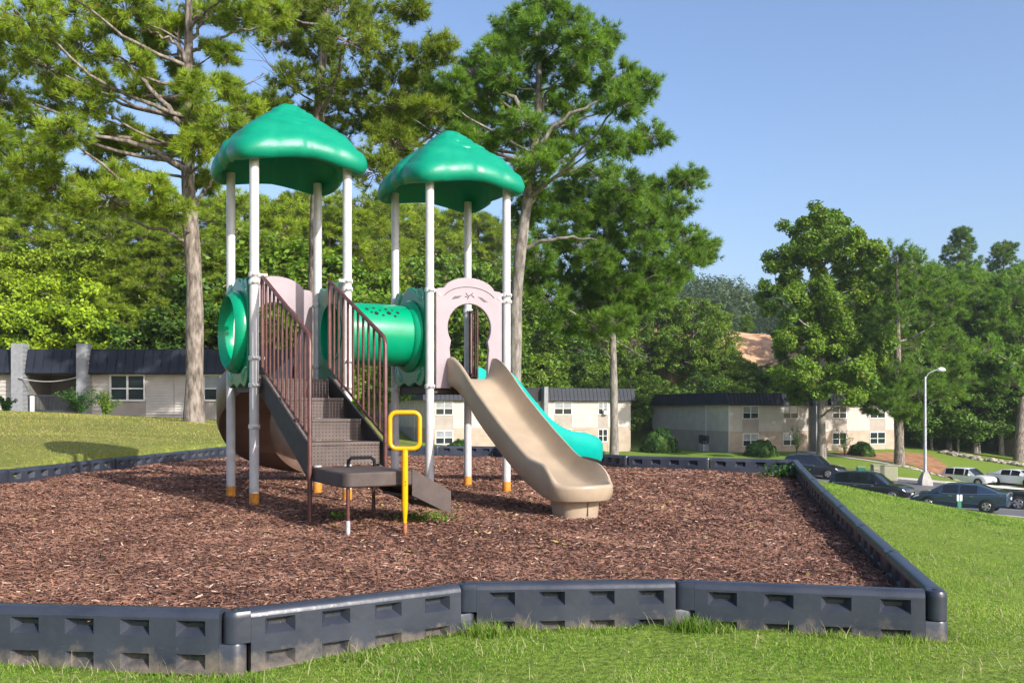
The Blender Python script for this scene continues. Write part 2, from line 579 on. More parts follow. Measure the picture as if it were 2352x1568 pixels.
step_mat()
mat('deck_coat', (0.066, 0.047, 0.040), 0.6, var=0.25, vscale=6, bump=0.06, bscale=60)

# ------------------------------------------------------------------ border outline, terrain, mulch
FRONT = [(-2.54, 4.58), (-1.319, 4.46), (-0.253, 5.14), (0.957, 5.22), (2.238, 4.94)]


def seg(a, b, n):
    return [(a[0] + (b[0] - a[0]) * i / n, a[1] + (b[1] - a[1]) * i / n) for i in range(1, n + 1)]


RIGHT = seg((2.238, 4.94), (4.05, 13.4), 7)
BACKR = [(2.87, 13.78), (1.74, 14.3)]
DIAG = seg((1.74, 14.3), (-0.35, 19.5), 5)
BACK = seg((-0.35, 19.5), (-5.2, 19.5), 4)
LEFT = seg((-5.2, 19.5), (-6.05, 9.7), 8)
CLOSE = seg((-6.05, 9.7), (-2.54, 4.58), 5)
POLY = FRONT + RIGHT + BACKR + DIAG + BACK + LEFT + CLOSE[:-1]
POLY = np.array(POLY)


def top_z(x, y):
    # height of the border's upper edge, read from the photograph along the outline
    if y < 5.6 and x > -2.6:
        return -0.04
    if x > 2.0 and y < 13.45:
        t = min(1.0, max(0.0, (y - 4.94) / 8.46))
        return -0.04 + 0.13 * t + 0.09 * t ** 3
    if x > -0.5:
        return 0.19 - 0.07 * min(1, max(0, (y - 14.3) / 5.2))
    if y > 19.3:
        return 0.13
    if x < -5:
        return 0.20
    return -0.04 + 0.24 * min(1, max(0, (y - 4.58) / 5.2))


def inside(px, py):
    res = np.zeros(px.shape, bool)
    n = len(POLY)
    for i in range(n):
        x0, y0 = POLY[i]
        x1, y1 = POLY[(i + 1) % n]
        c = ((y0 > py) != (y1 > py))
        with np.errstate(divide='ignore', invalid='ignore'):
            xi = (x1 - x0) * (py - y0) / (y1 - y0 + 1e-12) + x0
        res ^= c & (px < xi)
    return res


def edge_dist(px, py):
    d = np.full(px.shape, 1e9)
    n = len(POLY)
    for i in range(n):
        a = POLY[i]
        e = POLY[(i + 1) % n] - a
        t = np.clip(((px - a[0]) * e[0] + (py - a[1]) * e[1]) / (e @ e), 0, 1)
        d = np.minimum(d, np.hypot(px - a[0] - t * e[0], py - a[1] - t * e[1]))
    return d


class RBF:
    def __init__(s, pts, smooth=0.0):
        p = np.array(pts, float)
        s.p = p[:, :2]
        n = len(p)
        K = s.k(s.p, s.p) + smooth * np.eye(n)
        A = np.zeros((n + 3, n + 3))
        A[:n, :n] = K
        A[:n, n] = 1
        A[:n, n + 1:] = s.p
        A[n, :n] = 1
        A[n + 1:, :n] = s.p.T
        s.w = np.linalg.solve(A, np.concatenate([p[:, 2], [0, 0, 0]]))

    @staticmethod
    def k(a, b):
        return np.sqrt(((a[:, None, :] - b[None, :, :]) ** 2).sum(-1))

    def __call__(s, x, y):
        sh = np.shape(x)
        q = np.stack([np.ravel(x), np.ravel(y)], -1).astype(float)
        out = np.empty(len(q))
        for i in range(0, len(q), 20000):
            c = q[i:i + 20000]
            out[i:i + 20000] = s.k(c, s.p) @ s.w[:-3] + s.w[-3] + c @ s.w[-2:]
        return out.reshape(sh)


TP = [(0, 0, -0.62), (-4, 0, -0.55), (4, 0, -0.75), (0, -30, -2), (-30, -30, -1), (30, -30, -4),
      (-2.5, 4.4, -0.33), (-1.3, 4.25, -0.36), (-0.2, 4.95, -0.30), (1, 5.05, -0.29), (2.35, 4.8, -0.31), (-4.5, 7, -0.15), (-6.2, 9.8, 0.1),
      (0.5, 3.3, -0.36), (-2, 3.2, -0.42), (3, 3.5, -0.40), (2.9, 7.2, -0.28), (3.4, 9.4, -0.24), (3.85, 11.5, -0.20), (4.2, 13.4, -0.12),
      (5.2, 15.8, -0.33), (6.9, 18, -0.82), (10.5, 20, -1.42), (5, 8, -0.52), (8, 10, -0.85), (7, 13.5, -0.75), (14, 14, -1.7), (9.5, 25, -2.0), (14, 30, -2.75),
      (18, 40, -4.15), (21, 44.5, -4.5), (12, 45, -3.0), (30, 40, -4.6), (25, 25, -3.4), (6, 30, -1.2),
      (23.5, 48.5, -4.42), (21.3, 56.5, -4.62), (23, 71, -4.45), (31, 70, -4.8), (29, 52, -4.75), (26.7, 55.7, -4.85), (40, 84, -6.1), (36, 62, -5.3), (45, 70, -6.0),
      (20.8, 88.5, -3.42), (39, 95.5, -3.55), (30, 84, -3.7), (36, 84, -4.3), (26, 80, -4.0), (46, 95, -4.3), (52, 96, -4.6), (60, 110, -4),
      (-7.7, 83.5, -3.42), (11.7, 91.2, -3.42), (15.4, 102, -3.42), (2, 65, -2.9), (5.2, 48, -1.7), (-6, 60, -1.9), (14, 70, -3.6), (15, 58, -3.6),
      (2.9, 14.3, -0.05), (1.5, 16, -0.08), (-0.2, 20, -0.12), (-3, 20.2, -0.10), (-2, 30, -0.6), (0, 40, -1.3),
      (-6.6, 10.5, 0.20), (-6.05, 12, 0.27), (-6.5, 12.2, 0.36), (-6.3, 13.75, 0.39), (-5.8, 13.75, 0.27), (-5.7, 16, 0.27), (-6.2, 16, 0.38), (-5.6, 19.3, 0.22), (-5.2, 20.3, 0.15), (-8.7, 20, 0.45), (-7.2, 15, 0.44), (-7.6, 13.2, 0.43), (-9, 16.5, 0.46), (-9.2, 27, 0.50), (-9.4, 31, 0.45), (-17.5, 32, 0.80), (-12, 18, 0.56),
      (-14, 12, 0.45), (-8, 25, 0.48), (-6, 26, 0.10), (-15, 40, 0.35), (-22, 45, 0.55), (-10, 46, 0.05), (-30, 30, 1.2), (-30, 55, 1.0), (-15, 60, 0.6), (-5, 52, -1.2),
      (-20, 80, 1.5), (0, 110, -1.0), (-40, 110, 4), (60, 130, 2), (25, 108, -2.6), (8, 103, -2.4), (40, 120, -1), (90, 90, -6), (90, 40, -8), (-80, 60, 4), (-80, 0, 1), (90, 0, -7)]
TERR = RBF(TP, 0.02)


def smoothstep(a, b, x):
    t = np.clip((x - a) / (b - a), 0, 1)
    return t * t * (3 - 2 * t)


def terrain(x, y):
    x = np.asarray(x, float); y = np.asarray(y, float)
    z = TERR(np.clip(x, -90, 100), np.clip(y, -30, 130))
    # ridge behind the apartment blocks, then a wooded hill far off
    ridge = 11.5 * smoothstep(103, 124, y - 0.10 * np.abs(x - 20)) * np.exp(-((x - 12) / 62.0) ** 2)
    hill = 28.0 * np.exp(-(((x - 95) / 150.0) ** 2 + ((y - 370) / 120.0) ** 2))
    return z + ridge + hill


MP = [(-2.5, 4.8, -0.10), (-1.3, 4.8, -0.12), (0, 5.4, -0.12), (1, 5.5, -0.12), (2.0, 5.2, -0.17), (2.4, 6.5, -0.18), (2.9, 8.5, -0.17), (3.3, 10.4, -0.14), (3.8, 12.8, -0.04),
      (-2.3, 9.5, 0.0), (-0.7, 10.4, 0.0), (-1.2, 7.2, -0.03), (0.6, 8.0, -0.03), (-2.4, 8.8, 0.0), (-2.9, 9.6, 0.0), (0, 10.2, 0.0), (-0.6, 11, 0.0), (-2.1, 10.1, 0.0), (-1.6, 9.3, 0),
      (2.7, 13.5, 0.0), (1.5, 14.4, 0.0), (0.2, 17, -0.05), (-0.6, 19.2, -0.09), (-3, 19.2, -0.09), (-5, 19.2, -0.05), (-5.2, 15, 0.03), (-5.6, 11, 0.02), (-5.6, 9.8, 0.02), (-4.2, 7.2, -0.04),
      (-1.5, 14, 0.0), (1.2, 11.5, 0.0), (-4, 11, 0.02), (1, 7, -0.10), (-3, 6.6, -0.07)]
MRBF = RBF(MP, 0.05)


def mulch_z(x, y):
    x = np.asarray(x, float); y = np.asarray(y, float)
    kick = 0.06 * np.exp(-((x - 0.82) ** 2 + (y - 7.45) ** 2) / 0.22) + 0.03 * np.exp(-((x + 0.9) ** 2 + (y - 6.6) ** 2) / 0.3)
    return MRBF(x, y) - kick + 0.012 * np.sin(2.1 * x + 1.3 * y) * np.sin(1.7 * y - 0.6 * x) + 0.006 * np.sin(6.3 * x + 2 * y) * np.sin(5.1 * y + 1)


def grid_mesh(name, xs, ys, zf):
    X, Y = np.meshgrid(xs, ys)
    Z = zf(X, Y)
    nx, ny = len(xs), len(ys)
    v = np.stack([X.ravel(), Y.ravel(), Z.ravel()], -1)
    i = np.arange((ny - 1) * nx).reshape(ny - 1, nx)[:, :-1].ravel()
    f = np.stack([i, i + 1, i + 1 + nx, i + nx], -1)
    me = np_mesh(name, v, f)
    me.shade_smooth()
    return me


def ground_z(X, Y):
    Z = terrain(X, Y)
    near = (X > -8) & (X < 6) & (Y > 3) & (Y < 21)
    ins = np.zeros(X.shape, bool)
    ins[near] = inside(X[near], Y[near])
    return np.where(ins, np.minimum(Z, -0.42), Z)


xs = np.unique(np.concatenate([np.linspace(-500, -100, 20), np.linspace(-100, -20, 60), np.linspace(-20, -8, 40), np.arange(-8, 6.01, 0.09), np.linspace(6, 60, 130), np.linspace(60, 130, 40), np.linspace(130, 500, 26)]).round(4))
ys = np.unique(np.concatenate([np.linspace(-60, 2, 30), np.arange(2, 21.01, 0.10), np.linspace(21, 130, 200), np.linspace(130, 500, 60), np.linspace(500, 800, 8)]).round(4))
ground = link_mesh('ground', grid_mesh('ground', xs, ys, ground_z), M['lawn'])
tag(ground, kind='structure')

# mulch bed sheet
mxs = np.arange(-6.3, 4.4, 0.07)
mys = np.arange(4.3, 19.8, 0.07)
GX, GY = np.meshgrid(mxs, mys)
ins = inside(GX, GY)
vid = -np.ones(GX.shape, int)
need = np.zeros(GX.shape, bool)
cell = ins[:-1, :-1] & ins[1:, :-1] & ins[:-1, 1:] & ins[1:, 1:]
for dy in (0, 1):
    for dx in (0, 1):
        need[dy:dy + cell.shape[0], dx:dx + cell.shape[1]] |= cell
vid[need] = np.arange(need.sum())
mv = np.stack([GX[need], GY[need], mulch_z(GX[need], GY[need])], -1)
ci, cj = np.nonzero(cell)
mf = np.stack([vid[ci, cj], vid[ci, cj + 1], vid[ci + 1, cj + 1], vid[ci + 1, cj]], -1)
mulch_me = np_mesh('mulch_bed', mv, mf)
mulch_me.shade_smooth()
mulch = link_mesh('mulch_bed', mulch_me, M['mulch_base'])
tag(mulch, kind='structure')


def basis(d):
    """unit vectors (n,3) -> two perpendicular unit vectors"""
    a = np.where(np.abs(d[:, 2:3]) < 0.9, np.array([[0, 0, 1.0]]), np.array([[1.0, 0, 0]]))
    u = np.cross(d, a)
    u /= np.linalg.norm(u, axis=1, keepdims=True)
    return u, np.cross(d, u)


# wood chips: real slivers lying every which way, denser towards the camera
def chips(n):
    px, py = [], []
    tot = 0
    while tot < n:
        x = rng.uniform(-6.1, 4.1, n)
        y = rng.uniform(4.4, 19.5, n)
        keep = (rng.uniform(0, 1, n) < np.clip((5.6 / y) ** 1.5, 0, 1)) & (np.abs(x) < 0.62 * y + 0.5)
        x, y = x[keep], y[keep]
        k = inside(x, y)
        x, y = x[k], y[k]
        px.append(x); py.append(y)
        tot += len(x)
    x = np.concatenate(px)[:n]; y = np.concatenate(py)[:n]
    z = mulch_z(x, y) + rng.uniform(0.0, 0.016, n)
    sc = np.clip(y / 6.5, 0.9, 2.2)
    ln = rng.uniform(0.016, 0.058, n) * sc ** 0.5
    big = rng.uniform(0, 1, n) < 0.02
    ln[big] *= 1.8
    wd = rng.uniform(0.004, 0.011, n) * sc ** 0.8
    az = rng.uniform(0, 2 * np.pi, n)
    tl = rng.normal(0, 0.22, n)
    d = np.stack([np.cos(az) * np.cos(tl), np.sin(az) * np.cos(tl), np.sin(tl)], -1)
    u, w = basis(d)
    ro = rng.normal(0, 0.55, n)[:, None]
    s = u * np.cos(ro) + w * np.sin(ro)
    nrm = np.cross(d, s)
    nrm *= np.sign(nrm[:, 2:3] + 1e-9)
    c = np.stack([x, y, z], -1)
    hl = (ln / 2)[:, None]; hw = (wd / 2)[:, None]
    bend = (ln * rng.uniform(-0.02, 0.12, n))[:, None]
    v = np.stack([c - d * hl - s * hw * 0.5, c - d * hl + s * hw * 0.5,
                  c + s * hw + nrm * bend, c + d * hl + s * hw * 0.4, c + d * hl - s * hw * 0.4, c - s * hw + nrm * bend], 1)
    b = np.arange(n)[:, None] * 6
    f = np.concatenate([b + np.array([[0, 1, 2, 5]]), b + np.array([[5, 2, 3, 4]])], 0)
    o = link_mesh('mulch_chips', np_mesh('mulch_chips', v.reshape(-1, 3), f), M['mulch_chips'])
    tag(o, 'reddish brown shredded wood mulch filling the playground bed', 'mulch', kind='stuff')


chips(240000)


# grass blades
def blades(name, x, y, z, h, w, m, label, lean=0.55):
    n = len(x)
    az = rng.uniform(0, 2 * np.pi, n)
    tl = np.abs(rng.normal(0, lean, n))
    d = np.stack([np.cos(az) * np.sin(tl), np.sin(az) * np.sin(tl), np.cos(tl)], -1)
    az2 = rng.uniform(0, 2 * np.pi, n)
    s = np.stack([np.cos(az2), np.sin(az2), np.zeros(n)], -1)
    c = np.stack([x, y, z - 0.01], -1)
    h = h[:, None]; w = (w / 2)[:, None]
    mid = c + d * h * 0.55
    d2 = d + np.stack([np.cos(az), np.sin(az), -0.35 * np.ones(n)], -1) * rng.uniform(0.1, 0.7, n)[:, None]
    d2 /= np.linalg.norm(d2, axis=1, keepdims=True)
    tip = mid + d2 * h * 0.5
    v = np.stack([c - s * w, c + s * w, mid + s * w * 0.8, mid - s * w * 0.8, tip], 1)
    b = np.arange(n)[:, None] * 5
    f = np.concatenate([b + np.array([[0, 1, 2]]), b + np.array([[0, 2, 3]]), b + np.array([[3, 2, 4]])], 0)
    o = link_mesh(name, np_mesh(name, v.reshape(-1, 3), f), m)
    tag(o, label, 'grass', kind='stuff')


def scatter(n, x0, x1, y0, y1, dens):
    ox, oy, tot = [], [], 0
    while tot < n:
        x = rng.uniform(x0, x1, n); y = rng.uniform(y0, y1, n)
        k = rng.uniform(0, 1, n) < dens(x, y)
        x, y = x[k], y[k]
        k = ~inside(x, y)
        k &= edge_dist(x, y) > 0.05
        ox.append(x[k]); oy.append(y[k]); tot += k.sum()
    return np.concatenate(ox)[:n], np.concatenate(oy)[:n]


def patch(x, y, s=0.8):
    return 0.5 + 0.5 * np.sin(x * 1.9 * s + 1.7 * np.sin(y * 1.3 * s)) * np.sin(y * 2.3 * s + 1.1 * np.sin(x * 1.7 * s + 2))


gx, gy = scatter(270000, -3.2, 8.5, 3.2, 8.0, lambda x, y: np.clip((4.2 / y) ** 2.0, 0, 1) * (np.abs(x) < 0.6 * y + 0.4) * (0.55 + 0.45 * patch(x, y, 1.6)))
edge = np.clip(1 - edge_dist(gx, gy) / 0.12, 0, 1)
gh = rng.uniform(0.010, 0.030, len(gx)) * (0.6 + 0.7 * patch(gx, gy, 1.6)) + edge * rng.uniform(0, 0.05, len(gx)) * (patch(gx, gy, 3.0) > 0.45)
blades('lawn_grass', gx, gy, terrain(gx, gy), gh, rng.uniform(0.0025, 0.0055, len(gx)), M['grass_blades'], 'mown green lawn in front of and beside the playground border', lean=0.95)
gx, gy = scatter(130000, 2.0, 26, 7.0, 46, lambda x, y: np.clip((8.0 / y) ** 2.0, 0, 1) * (x < 0.62 * y + 0.6) * (x > 0.29 * y) * (0.5 + 0.5 * patch(x, y, 0.9)))
blades('slope_grass', gx, gy, terrain(gx, gy), rng.uniform(0.012, 0.028, len(gx)) * np.clip(gy / 9, 1, 2.0), rng.uniform(0.005, 0.010, len(gx)) * np.clip(gy / 9, 1, 4), M['grass_blades'], 'sunlit lawn sloping down from the playground to the car park', lean=0.7)
gx, gy = scatter(80000, -26, -4.4, 9.5, 44, lambda x, y: np.clip((12.0 / y) ** 2.0, 0, 1) * (x > -0.62 * y - 0.5) * (x < -0.15 * y) * (0.45 + 0.55 * patch(x, y, 0.5)))
blades('bank_grass', gx, gy, terrain(gx, gy), rng.uniform(0.014, 0.034, len(gx)) * np.clip(gy / 14, 1, 1.8), rng.uniform(0.006, 0.012, len(gx)) * np.clip(gy / 14, 1, 3), M['dry_blades'], 'yellowing dry lawn on the bank below the long building', lean=0.7)


# longer tufts the mower missed at the foot of the border, and dry clippings lying on the lawn
tx, ty, th_ = [], [], []
for (cx_, cy_, n_, h_) in ((-0.14, 4.98, 420, 0.11), (0.05, 5.02, 220, 0.07), (0.98, 5.06, 520, 0.12), (1.10, 5.03, 260, 0.08), (-1.22, 4.30, 260, 0.07), (2.05, 4.86, 220, 0.07), (-0.75, 4.62, 260, 0.06), (1.7, 4.93, 200, 0.06), (2.40, 4.9, 260, 0.06), (2.62, 6.4, 200, 0.07), (0.5, 5.03, 200, 0.05)):
    tx.append(rng.normal(cx_, 0.055, n_)); ty.append(rng.normal(cy_, 0.035, n_)); th_.append(rng.uniform(0.35, 1.0, n_) * h_)
tx, ty, th_ = np.concatenate(tx), np.concatenate(ty), np.concatenate(th_)
blades('edge_tufts', tx, ty, terrain(tx, ty), th_, rng.uniform(0.003, 0.006, len(tx)), M['grass_blades'], 'longer grass tufts against the foot of the front border', lean=0.4)
kx, ky = scatter(3000, -3.0, 7.0, 3.3, 11.0, lambda x, y: np.clip((4.5 / y) ** 1.6, 0, 1) * (np.abs(x) < 0.6 * y + 0.4) * (0.25 + 0.75 * (patch(x, y, 2.3) > 0.55)))
blades('grass_clippings', kx, ky, terrain(kx, ky) + 0.022, rng.uniform(0.04, 0.11, len(kx)), rng.uniform(0.002, 0.004, len(kx)), M['straw'], 'dry pale clippings lying on the front lawn', lean=1.5)

# fallen leaves and bits of dry straw on the mulch
fx_ = rng.uniform(-5.5, 3.6, 1500); fy_ = rng.uniform(4.9, 18, 1500)
k_ = inside(fx_, fy_) & (edge_dist(fx_, fy_) > 0.15) & (rng.uniform(0, 1, 1500) < np.clip(6.5 / fy_, 0, 1))
fx_, fy_ = fx_[k_], fy_[k_]
nf = len(fx_)
sz_ = rng.uniform(0.012, 0.03, nf)[:, None]
az_ = rng.uniform(0, 6.28, nf)
d_ = np.stack([np.cos(az_), np.sin(az_), rng.normal(0, .25, nf)], -1)
e_ = np.stack([-np.sin(az_), np.cos(az_), rng.normal(0, .25, nf)], -1)
c_ = np.stack([fx_, fy_, mulch_z(fx_, fy_) + 0.022], -1)
v_ = np.stack([c_ - d_ * sz_, c_ + e_ * sz_ * 0.5, c_ + d_ * sz_, c_ - e_ * sz_ * 0.5], 1).reshape(-1, 3)
fl_ = link_mesh('fallen_leaves', np_mesh('fallen_leaves', v_, np.arange(nf * 4).reshape(-1, 4)), M['dead_leaf'])
tag(fl_, 'scattered dry yellow leaves lying on the mulch', 'leaves', kind='stuff')

# ------------------------------------------------------------------ playground structure (local axes: x = along the tube, y = away)
HS = 0.46
LPOST = 3.33
DECK = 1.20
play = empty('playground_structure', (-2.264, 9.461, 0), math.radians(30),
             'twin tower playground set with green mushroom roofs, tube, stairs and slides', 'playground')


def post(x, y, clamps, tilt=(0, 0)):
    b = MB()
    zs = [-0.3, 0.115, 0.115, LPOST]
    b.tube([(x, y, -0.3), (x + tilt[0], y + tilt[1], LPOST)], 0.0445, 20)
    p = b.build('post', M['post_white'], play, 40)
    s = MB()
    s.tube([(x, y, -0.05), (x, y, 0.0), (x, y, 0.10), (x, y, 0.115)], [0.046, 0.047, 0.0475, 0.0455], 20)
    s.build('base_sleeve', M['orange_sleeve'], p, 40)
    for z, ex in clamps:
        c = MB()
        c.tube([(x, y, z - 0.022), (x, y, z - 0.018), (x, y, z + 0.018), (x, y, z + 0.022)], [0.050, 0.0545, 0.0545, 0.050], 20)
        if ex:
            ax, ay = ex
            ln = math.hypot(ax, ay)
            dx, dy = ax / ln, ay / ln
            c.tube([(x + dx * 0.03, y + dy * 0.03, z), (x + ax, y + ay, z)], 0.017, 10)
        # bolt lug
        c.tube([(x + 0.03, y - 0.062, z), (x - 0.03, y - 0.062, z)], 0.010, 8)
        c.build('clamp', M['clamp_white'], p, 40)
    return p


for (x, y, cl) in [
    (-HS, HS, [(2.05, (0.13, 0)), (1.36, None)]),
    (-HS, -HS, [(2.17, (0.12, -0.02)), (2.10, (0.12, 0.02)), (1.385, (0.10, 0)), (1.13, None), (0.74, None)]),
    (HS, HS, [(2.02, (-0.13, 0)), (1.36, None)]),
    (HS, -HS, [(2.17, (-0.10, -0.02)), (2.09, (0.05, 0)), (1.38, None), (1.12, None)]),
    (1.36, HS, [(2.05, (0.1, 0)), (1.12, None)]),
    (1.36, -HS, [(2.14, (0.12, 0)), (1.14, None)]),
    (2.28, HS, [(2.05, (0, -0.1)), (1.12, None)]),
    (2.28, -HS, [(2.14, (-0.10, 0)), (2.07, (-0.07, 0)), (1.14, None)]),
]:
    post(x, y, cl)


def roof(cx, cy, seed):
    r_ = random.Random(seed)
    n = 160
    half = 0.675
    prof = [  # (radius fraction, z) from inside of the shell, round the rim, up to the peak
        (0.55, 3.62), (0.74, 3.50), (0.84, 3.38), (0.875, 3.29), (0.91, 3.272), (0.955, 3.285), (0.99, 3.322), (1.0, 3.368), (0.985, 3.42), (0.945, 3.478),
        (0.895, 3.525), (0.865, 3.560), (0.82, 3.612), (0.79, 3.638), (0.74, 3.665), (0.71, 3.69), (0.655, 3.718), (0.625, 3.742), (0.57, 3.772), (0.54, 3.796),
        (0.485, 3.825), (0.45, 3.848), (0.395, 3.876), (0.36, 3.898), (0.30, 3.925), (0.265, 3.944), (0.20, 3.968), (0.165, 3.983), (0.10, 4.004), (0.05, 4.013), (0.0005, 4.016)]
    vs, fs = [], []
    for i, (rf, z) in enumerate(prof):
        lower = max(0.0, min(1.0, (rf - 0.25) / 0.6))
        for j in range(n):
            t = 2 * math.pi * j / n
            ca, sa = abs(math.cos(t)), abs(math.sin(t))
            ex = 3.0 + 3.0 * lower
            R = half / ((ca ** ex + sa ** ex) ** (1 / ex))
            # distance from the middle of the nearest side (0) to the corner (pi/4)
            m = ((t + math.pi / 4) % (math.pi / 2)) - math.pi / 4
            groove = 0.042 * math.exp(-((abs(m) - 0.24) / 0.08) ** 2) if ca > sa else 0.014 * math.exp(-(m / 0.05) ** 2) + 0.010 * math.exp(-((abs(m) - 0.45) / 0.06) ** 2)
            ripple = 0.004 * math.sin(5 * t + i * 0.5) + 0.002 * math.sin(13 * t - i * 0.9)
            rr = R * (rf + (0.009 * (1 if i % 2 else -1) if 9 < i < 28 else 0)) * (1 - groove * lower * (1.25 if i > 3 else 0.6)) + ripple * (0.4 if i < 9 else 1.0) * min(1, rf * 3)
            zz = z + (0.045 * math.cos(4 * t) + 0.0) * (0.6 if i < 9 else max(0, 0.6 - (i - 9) * 0.12)) * lower
            zz += 0.004 * math.sin(5 * t + i * 1.9) * (1 if 8 < i < 26 else 0.2)
            zz -= 0.038 * max(0.0, min(1.0, (0.72 - rf) / 0.3)) if i > 9 else 0.0
            rr *= 1 - (0.13 * math.sin(math.pi * min(1, rf / 0.93)) ** 0.7 if 9 < i < 29 else 0)
            rr += 0.016 * mnoise.noise(Vector((math.cos(t) * 2.2 + seed * 9, math.sin(t) * 2.2, z * 17))) * (1 if i > 9 else 0.3) * min(1, rf * 2)
            zz -= 0.02 * math.exp(-((abs(m) - math.pi / 4) / 0.2) ** 2) * lower
            vs.append((cx + rr * math.cos(t), cy + rr * math.sin(t), zz))
    for i in range(len(prof) - 1):
        for j in range(n):
            j2 = (j + 1) % n
            fs.append((i * n + j, i * n + j2, (i + 1) * n + j2, (i + 1) * n + j))
    b = MB(); b.add(vs, fs)
    b.add([(cx + half * 0.56 * math.cos(2 * math.pi * j / 24), cy + half * 0.56 * math.sin(2 * math.pi * j / 24), 3.622) for j in range(24)], [tuple(range(24))])
    o = b.build('roof', M['roof_green'], play, 60)
    o['label'] = 'glossy green mushroom shaped roof'
    return o


roof(0, 0, 1)
roof(1.82, 0, 2)


# decks
def deck(cx):
    b = MB()
    b.box(cx - 0.405, cx + 0.405, -0.405, 0.405, DECK - 0.035, DECK)
    d = b.build('deck', M['step_brown'], play, bevel=0.006)
    for (x0, x1, y0, y1) in ((-0.41, 0.41, -0.425, -0.408), (-0.41, 0.41, 0.408, 0.425), (-0.425, -0.412, -0.405, 0.405), (0.412, 0.425, -0.405, 0.405)):
        e = MB()
        e.box(cx + x0, cx + x1, y0, y1, DECK - 0.13, DECK - 0.004)
        e.build('deck_edge', M['deck_coat'], d)


deck(0)
deck(1.82)


# round-hole panels.  The panel lies in the plane x = X0; a = along local y, b = up
def outline(a):
    """scalloped outer edge of the tube panels, as distance from the hole's centre in direction a"""
    W, T, B = 0.405, 0.50, 0.53
    ca, sa = math.cos(a), math.sin(a)

    def ok(r):
        y, z = r * ca, r * sa
        if abs(y) > W:
            return False
        k = max(0.0, abs(y) - 0.30) / 0.105
        hi = T + 0.032 * math.cos(y * 15.5) - 0.10 * k * k
        lo = -B - 0.018 * math.cos(y * 22) + 0.06 * k * k
        return lo < z < hi
    r0, r1 = 0.30, 0.9
    for _ in range(30):
        m = (r0 + r1) / 2
        if ok(m): r0 = m
        else: r1 = m
    return r0


def hole_panel(X0, sgn, zc, hole, ring_out, depth, name_mat='panel_green'):
    """flange pushes out towards sgn*x"""
    n = 96
    th = 0.022
    vs, fs = [], []
    for (x, kind) in ((X0 - th, 0), (X0 - th, 1), (X0 + th, 1), (X0 + th, 0)):
        for j in range(n):
            a = 2 * math.pi * j / n
            r = hole if kind == 0 else outline(a)
            vs.append((x, r * math.cos(a), zc + r * math.sin(a)))
    for k in range(4):
        k2 = (k + 1) % 4
        for j in range(n):
            j2 = (j + 1) % n
            fs.append((k * n + j, k * n + j2, k2 * n + j2, k2 * n + j))
    b = MB(); b.add(vs, fs)
    p = b.build('portal_panel', M[name_mat], play, 35, bevel=0.012)
    r = MB()
    prof = [(ring_out, th), (ring_out + 0.005, depth * 0.35), (ring_out - 0.02, depth * 0.8), (ring_out - 0.055, depth), (hole + 0.025, depth * 0.96), (hole, depth * 0.78), (hole - 0.002, -th)]
    r.lathe(prof, lambda a, c, h: (X0 + sgn * h, a, zc + c), 64)
    r.build('rim_flange', M['tube_green'], p, 50)
    for sy in (-1, 1):
        for bz in (-0.36, 0.38):
            k = MB(); k.tube([(X0 + sgn * th, sy * 0.365, zc + bz), (X0 + sgn * (th + 0.008), sy * 0.365, zc + bz)], 0.013, 10)
            k.build('bolt', M['bare_steel'], p)
    # moulded leaf-shaped swells in the corners
    for sy in (-1, 1):
        for sz in (-1, 1):
            e = MB()
            ang = math.atan2(sz * 0.40, sy * 0.26)
            cy, cz = sy * 0.255, zc + sz * 0.42
            pr = []
            for i in range(9):
                q = i / 8 * math.pi
                pr.append(((0.001 + 0.5 * math.sin(q)) * 0.11, 0))
            m = 20
            vv = [(X0 + sgn * (th + 0.022), cy, cz)]
            for j in range(m):
                q = 2 * math.pi * j / m
                aa, bb = 0.105 * math.cos(q), 0.045 * math.sin(q)
                rot = -sy * sz * 0.75
                vv.append((X0 + sgn * (th + 0.0005), cy + aa * math.cos(rot) - bb * math.sin(rot), cz + aa * math.sin(rot) + bb * math.cos(rot)))
            e.add(vv, [(0, 1 + j, 1 + (j + 1) % m) for j in range(m)])
            e.build('moulded_swell', M['tube_green'], p, 80)
    return p


ZT = 1.69
hole_panel(-HS - 0.03, -1, ZT - 0.03, 0.325, 0.405, 0.125)          # open porthole on the outer side
hole_panel(HS + 0.01, 1, ZT, 0.31, 0.385, 0.10)                    # tube ends
hole_panel(1.36 - 0.01, -1, ZT, 0.31, 0.385, 0.10)
tb = MB()
tb.lathe([(0.325, 0.44), (0.325, 0.60), (0.33, 0.75), (0.33, 1.07), (0.325, 1.22), (0.325, 1.38), (0.305, 1.38), (0.305, 0.44), (0.325, 0.44)], lambda a, c, h: (h, a, ZT + c), 64)
tube = tb.build('crawl_tube', M['tube_green'], play, 40)
for (xx, ang, rr) in ((0.76, 70, .021), (0.80, 62, .014), (0.84, 74, .016), (0.85, 60, .024), (0.90, 68, .014), (0.92, 56, .015), (0.97, 72, .018), (0.99, 62, .026), (1.04, 70, .013), (1.05, 55, .016), (1.09, 64, .02),
                      (0.80, 105, .02), (0.9, 112, .02), (1.0, 104, .02)):
    h = MB()
    a = math.radians(180 - (ang - 22))
    # lies on the camera side (-y) of the top
    d = Vector((0, math.cos(a), math.sin(a)))
    cpt = Vector((xx, 0, ZT)) + d * 0.3310
    t1 = Vector((1, 0, 0)); t2 = d.cross(t1)
    h.add([cpt + (t1 * math.cos(q) + t2 * math.sin(q)) * rr for q in [2 * math.pi * k / 12 for k in range(12)]], [tuple(range(12))])
    h.build('air_hole', M['hole_black'], tube)


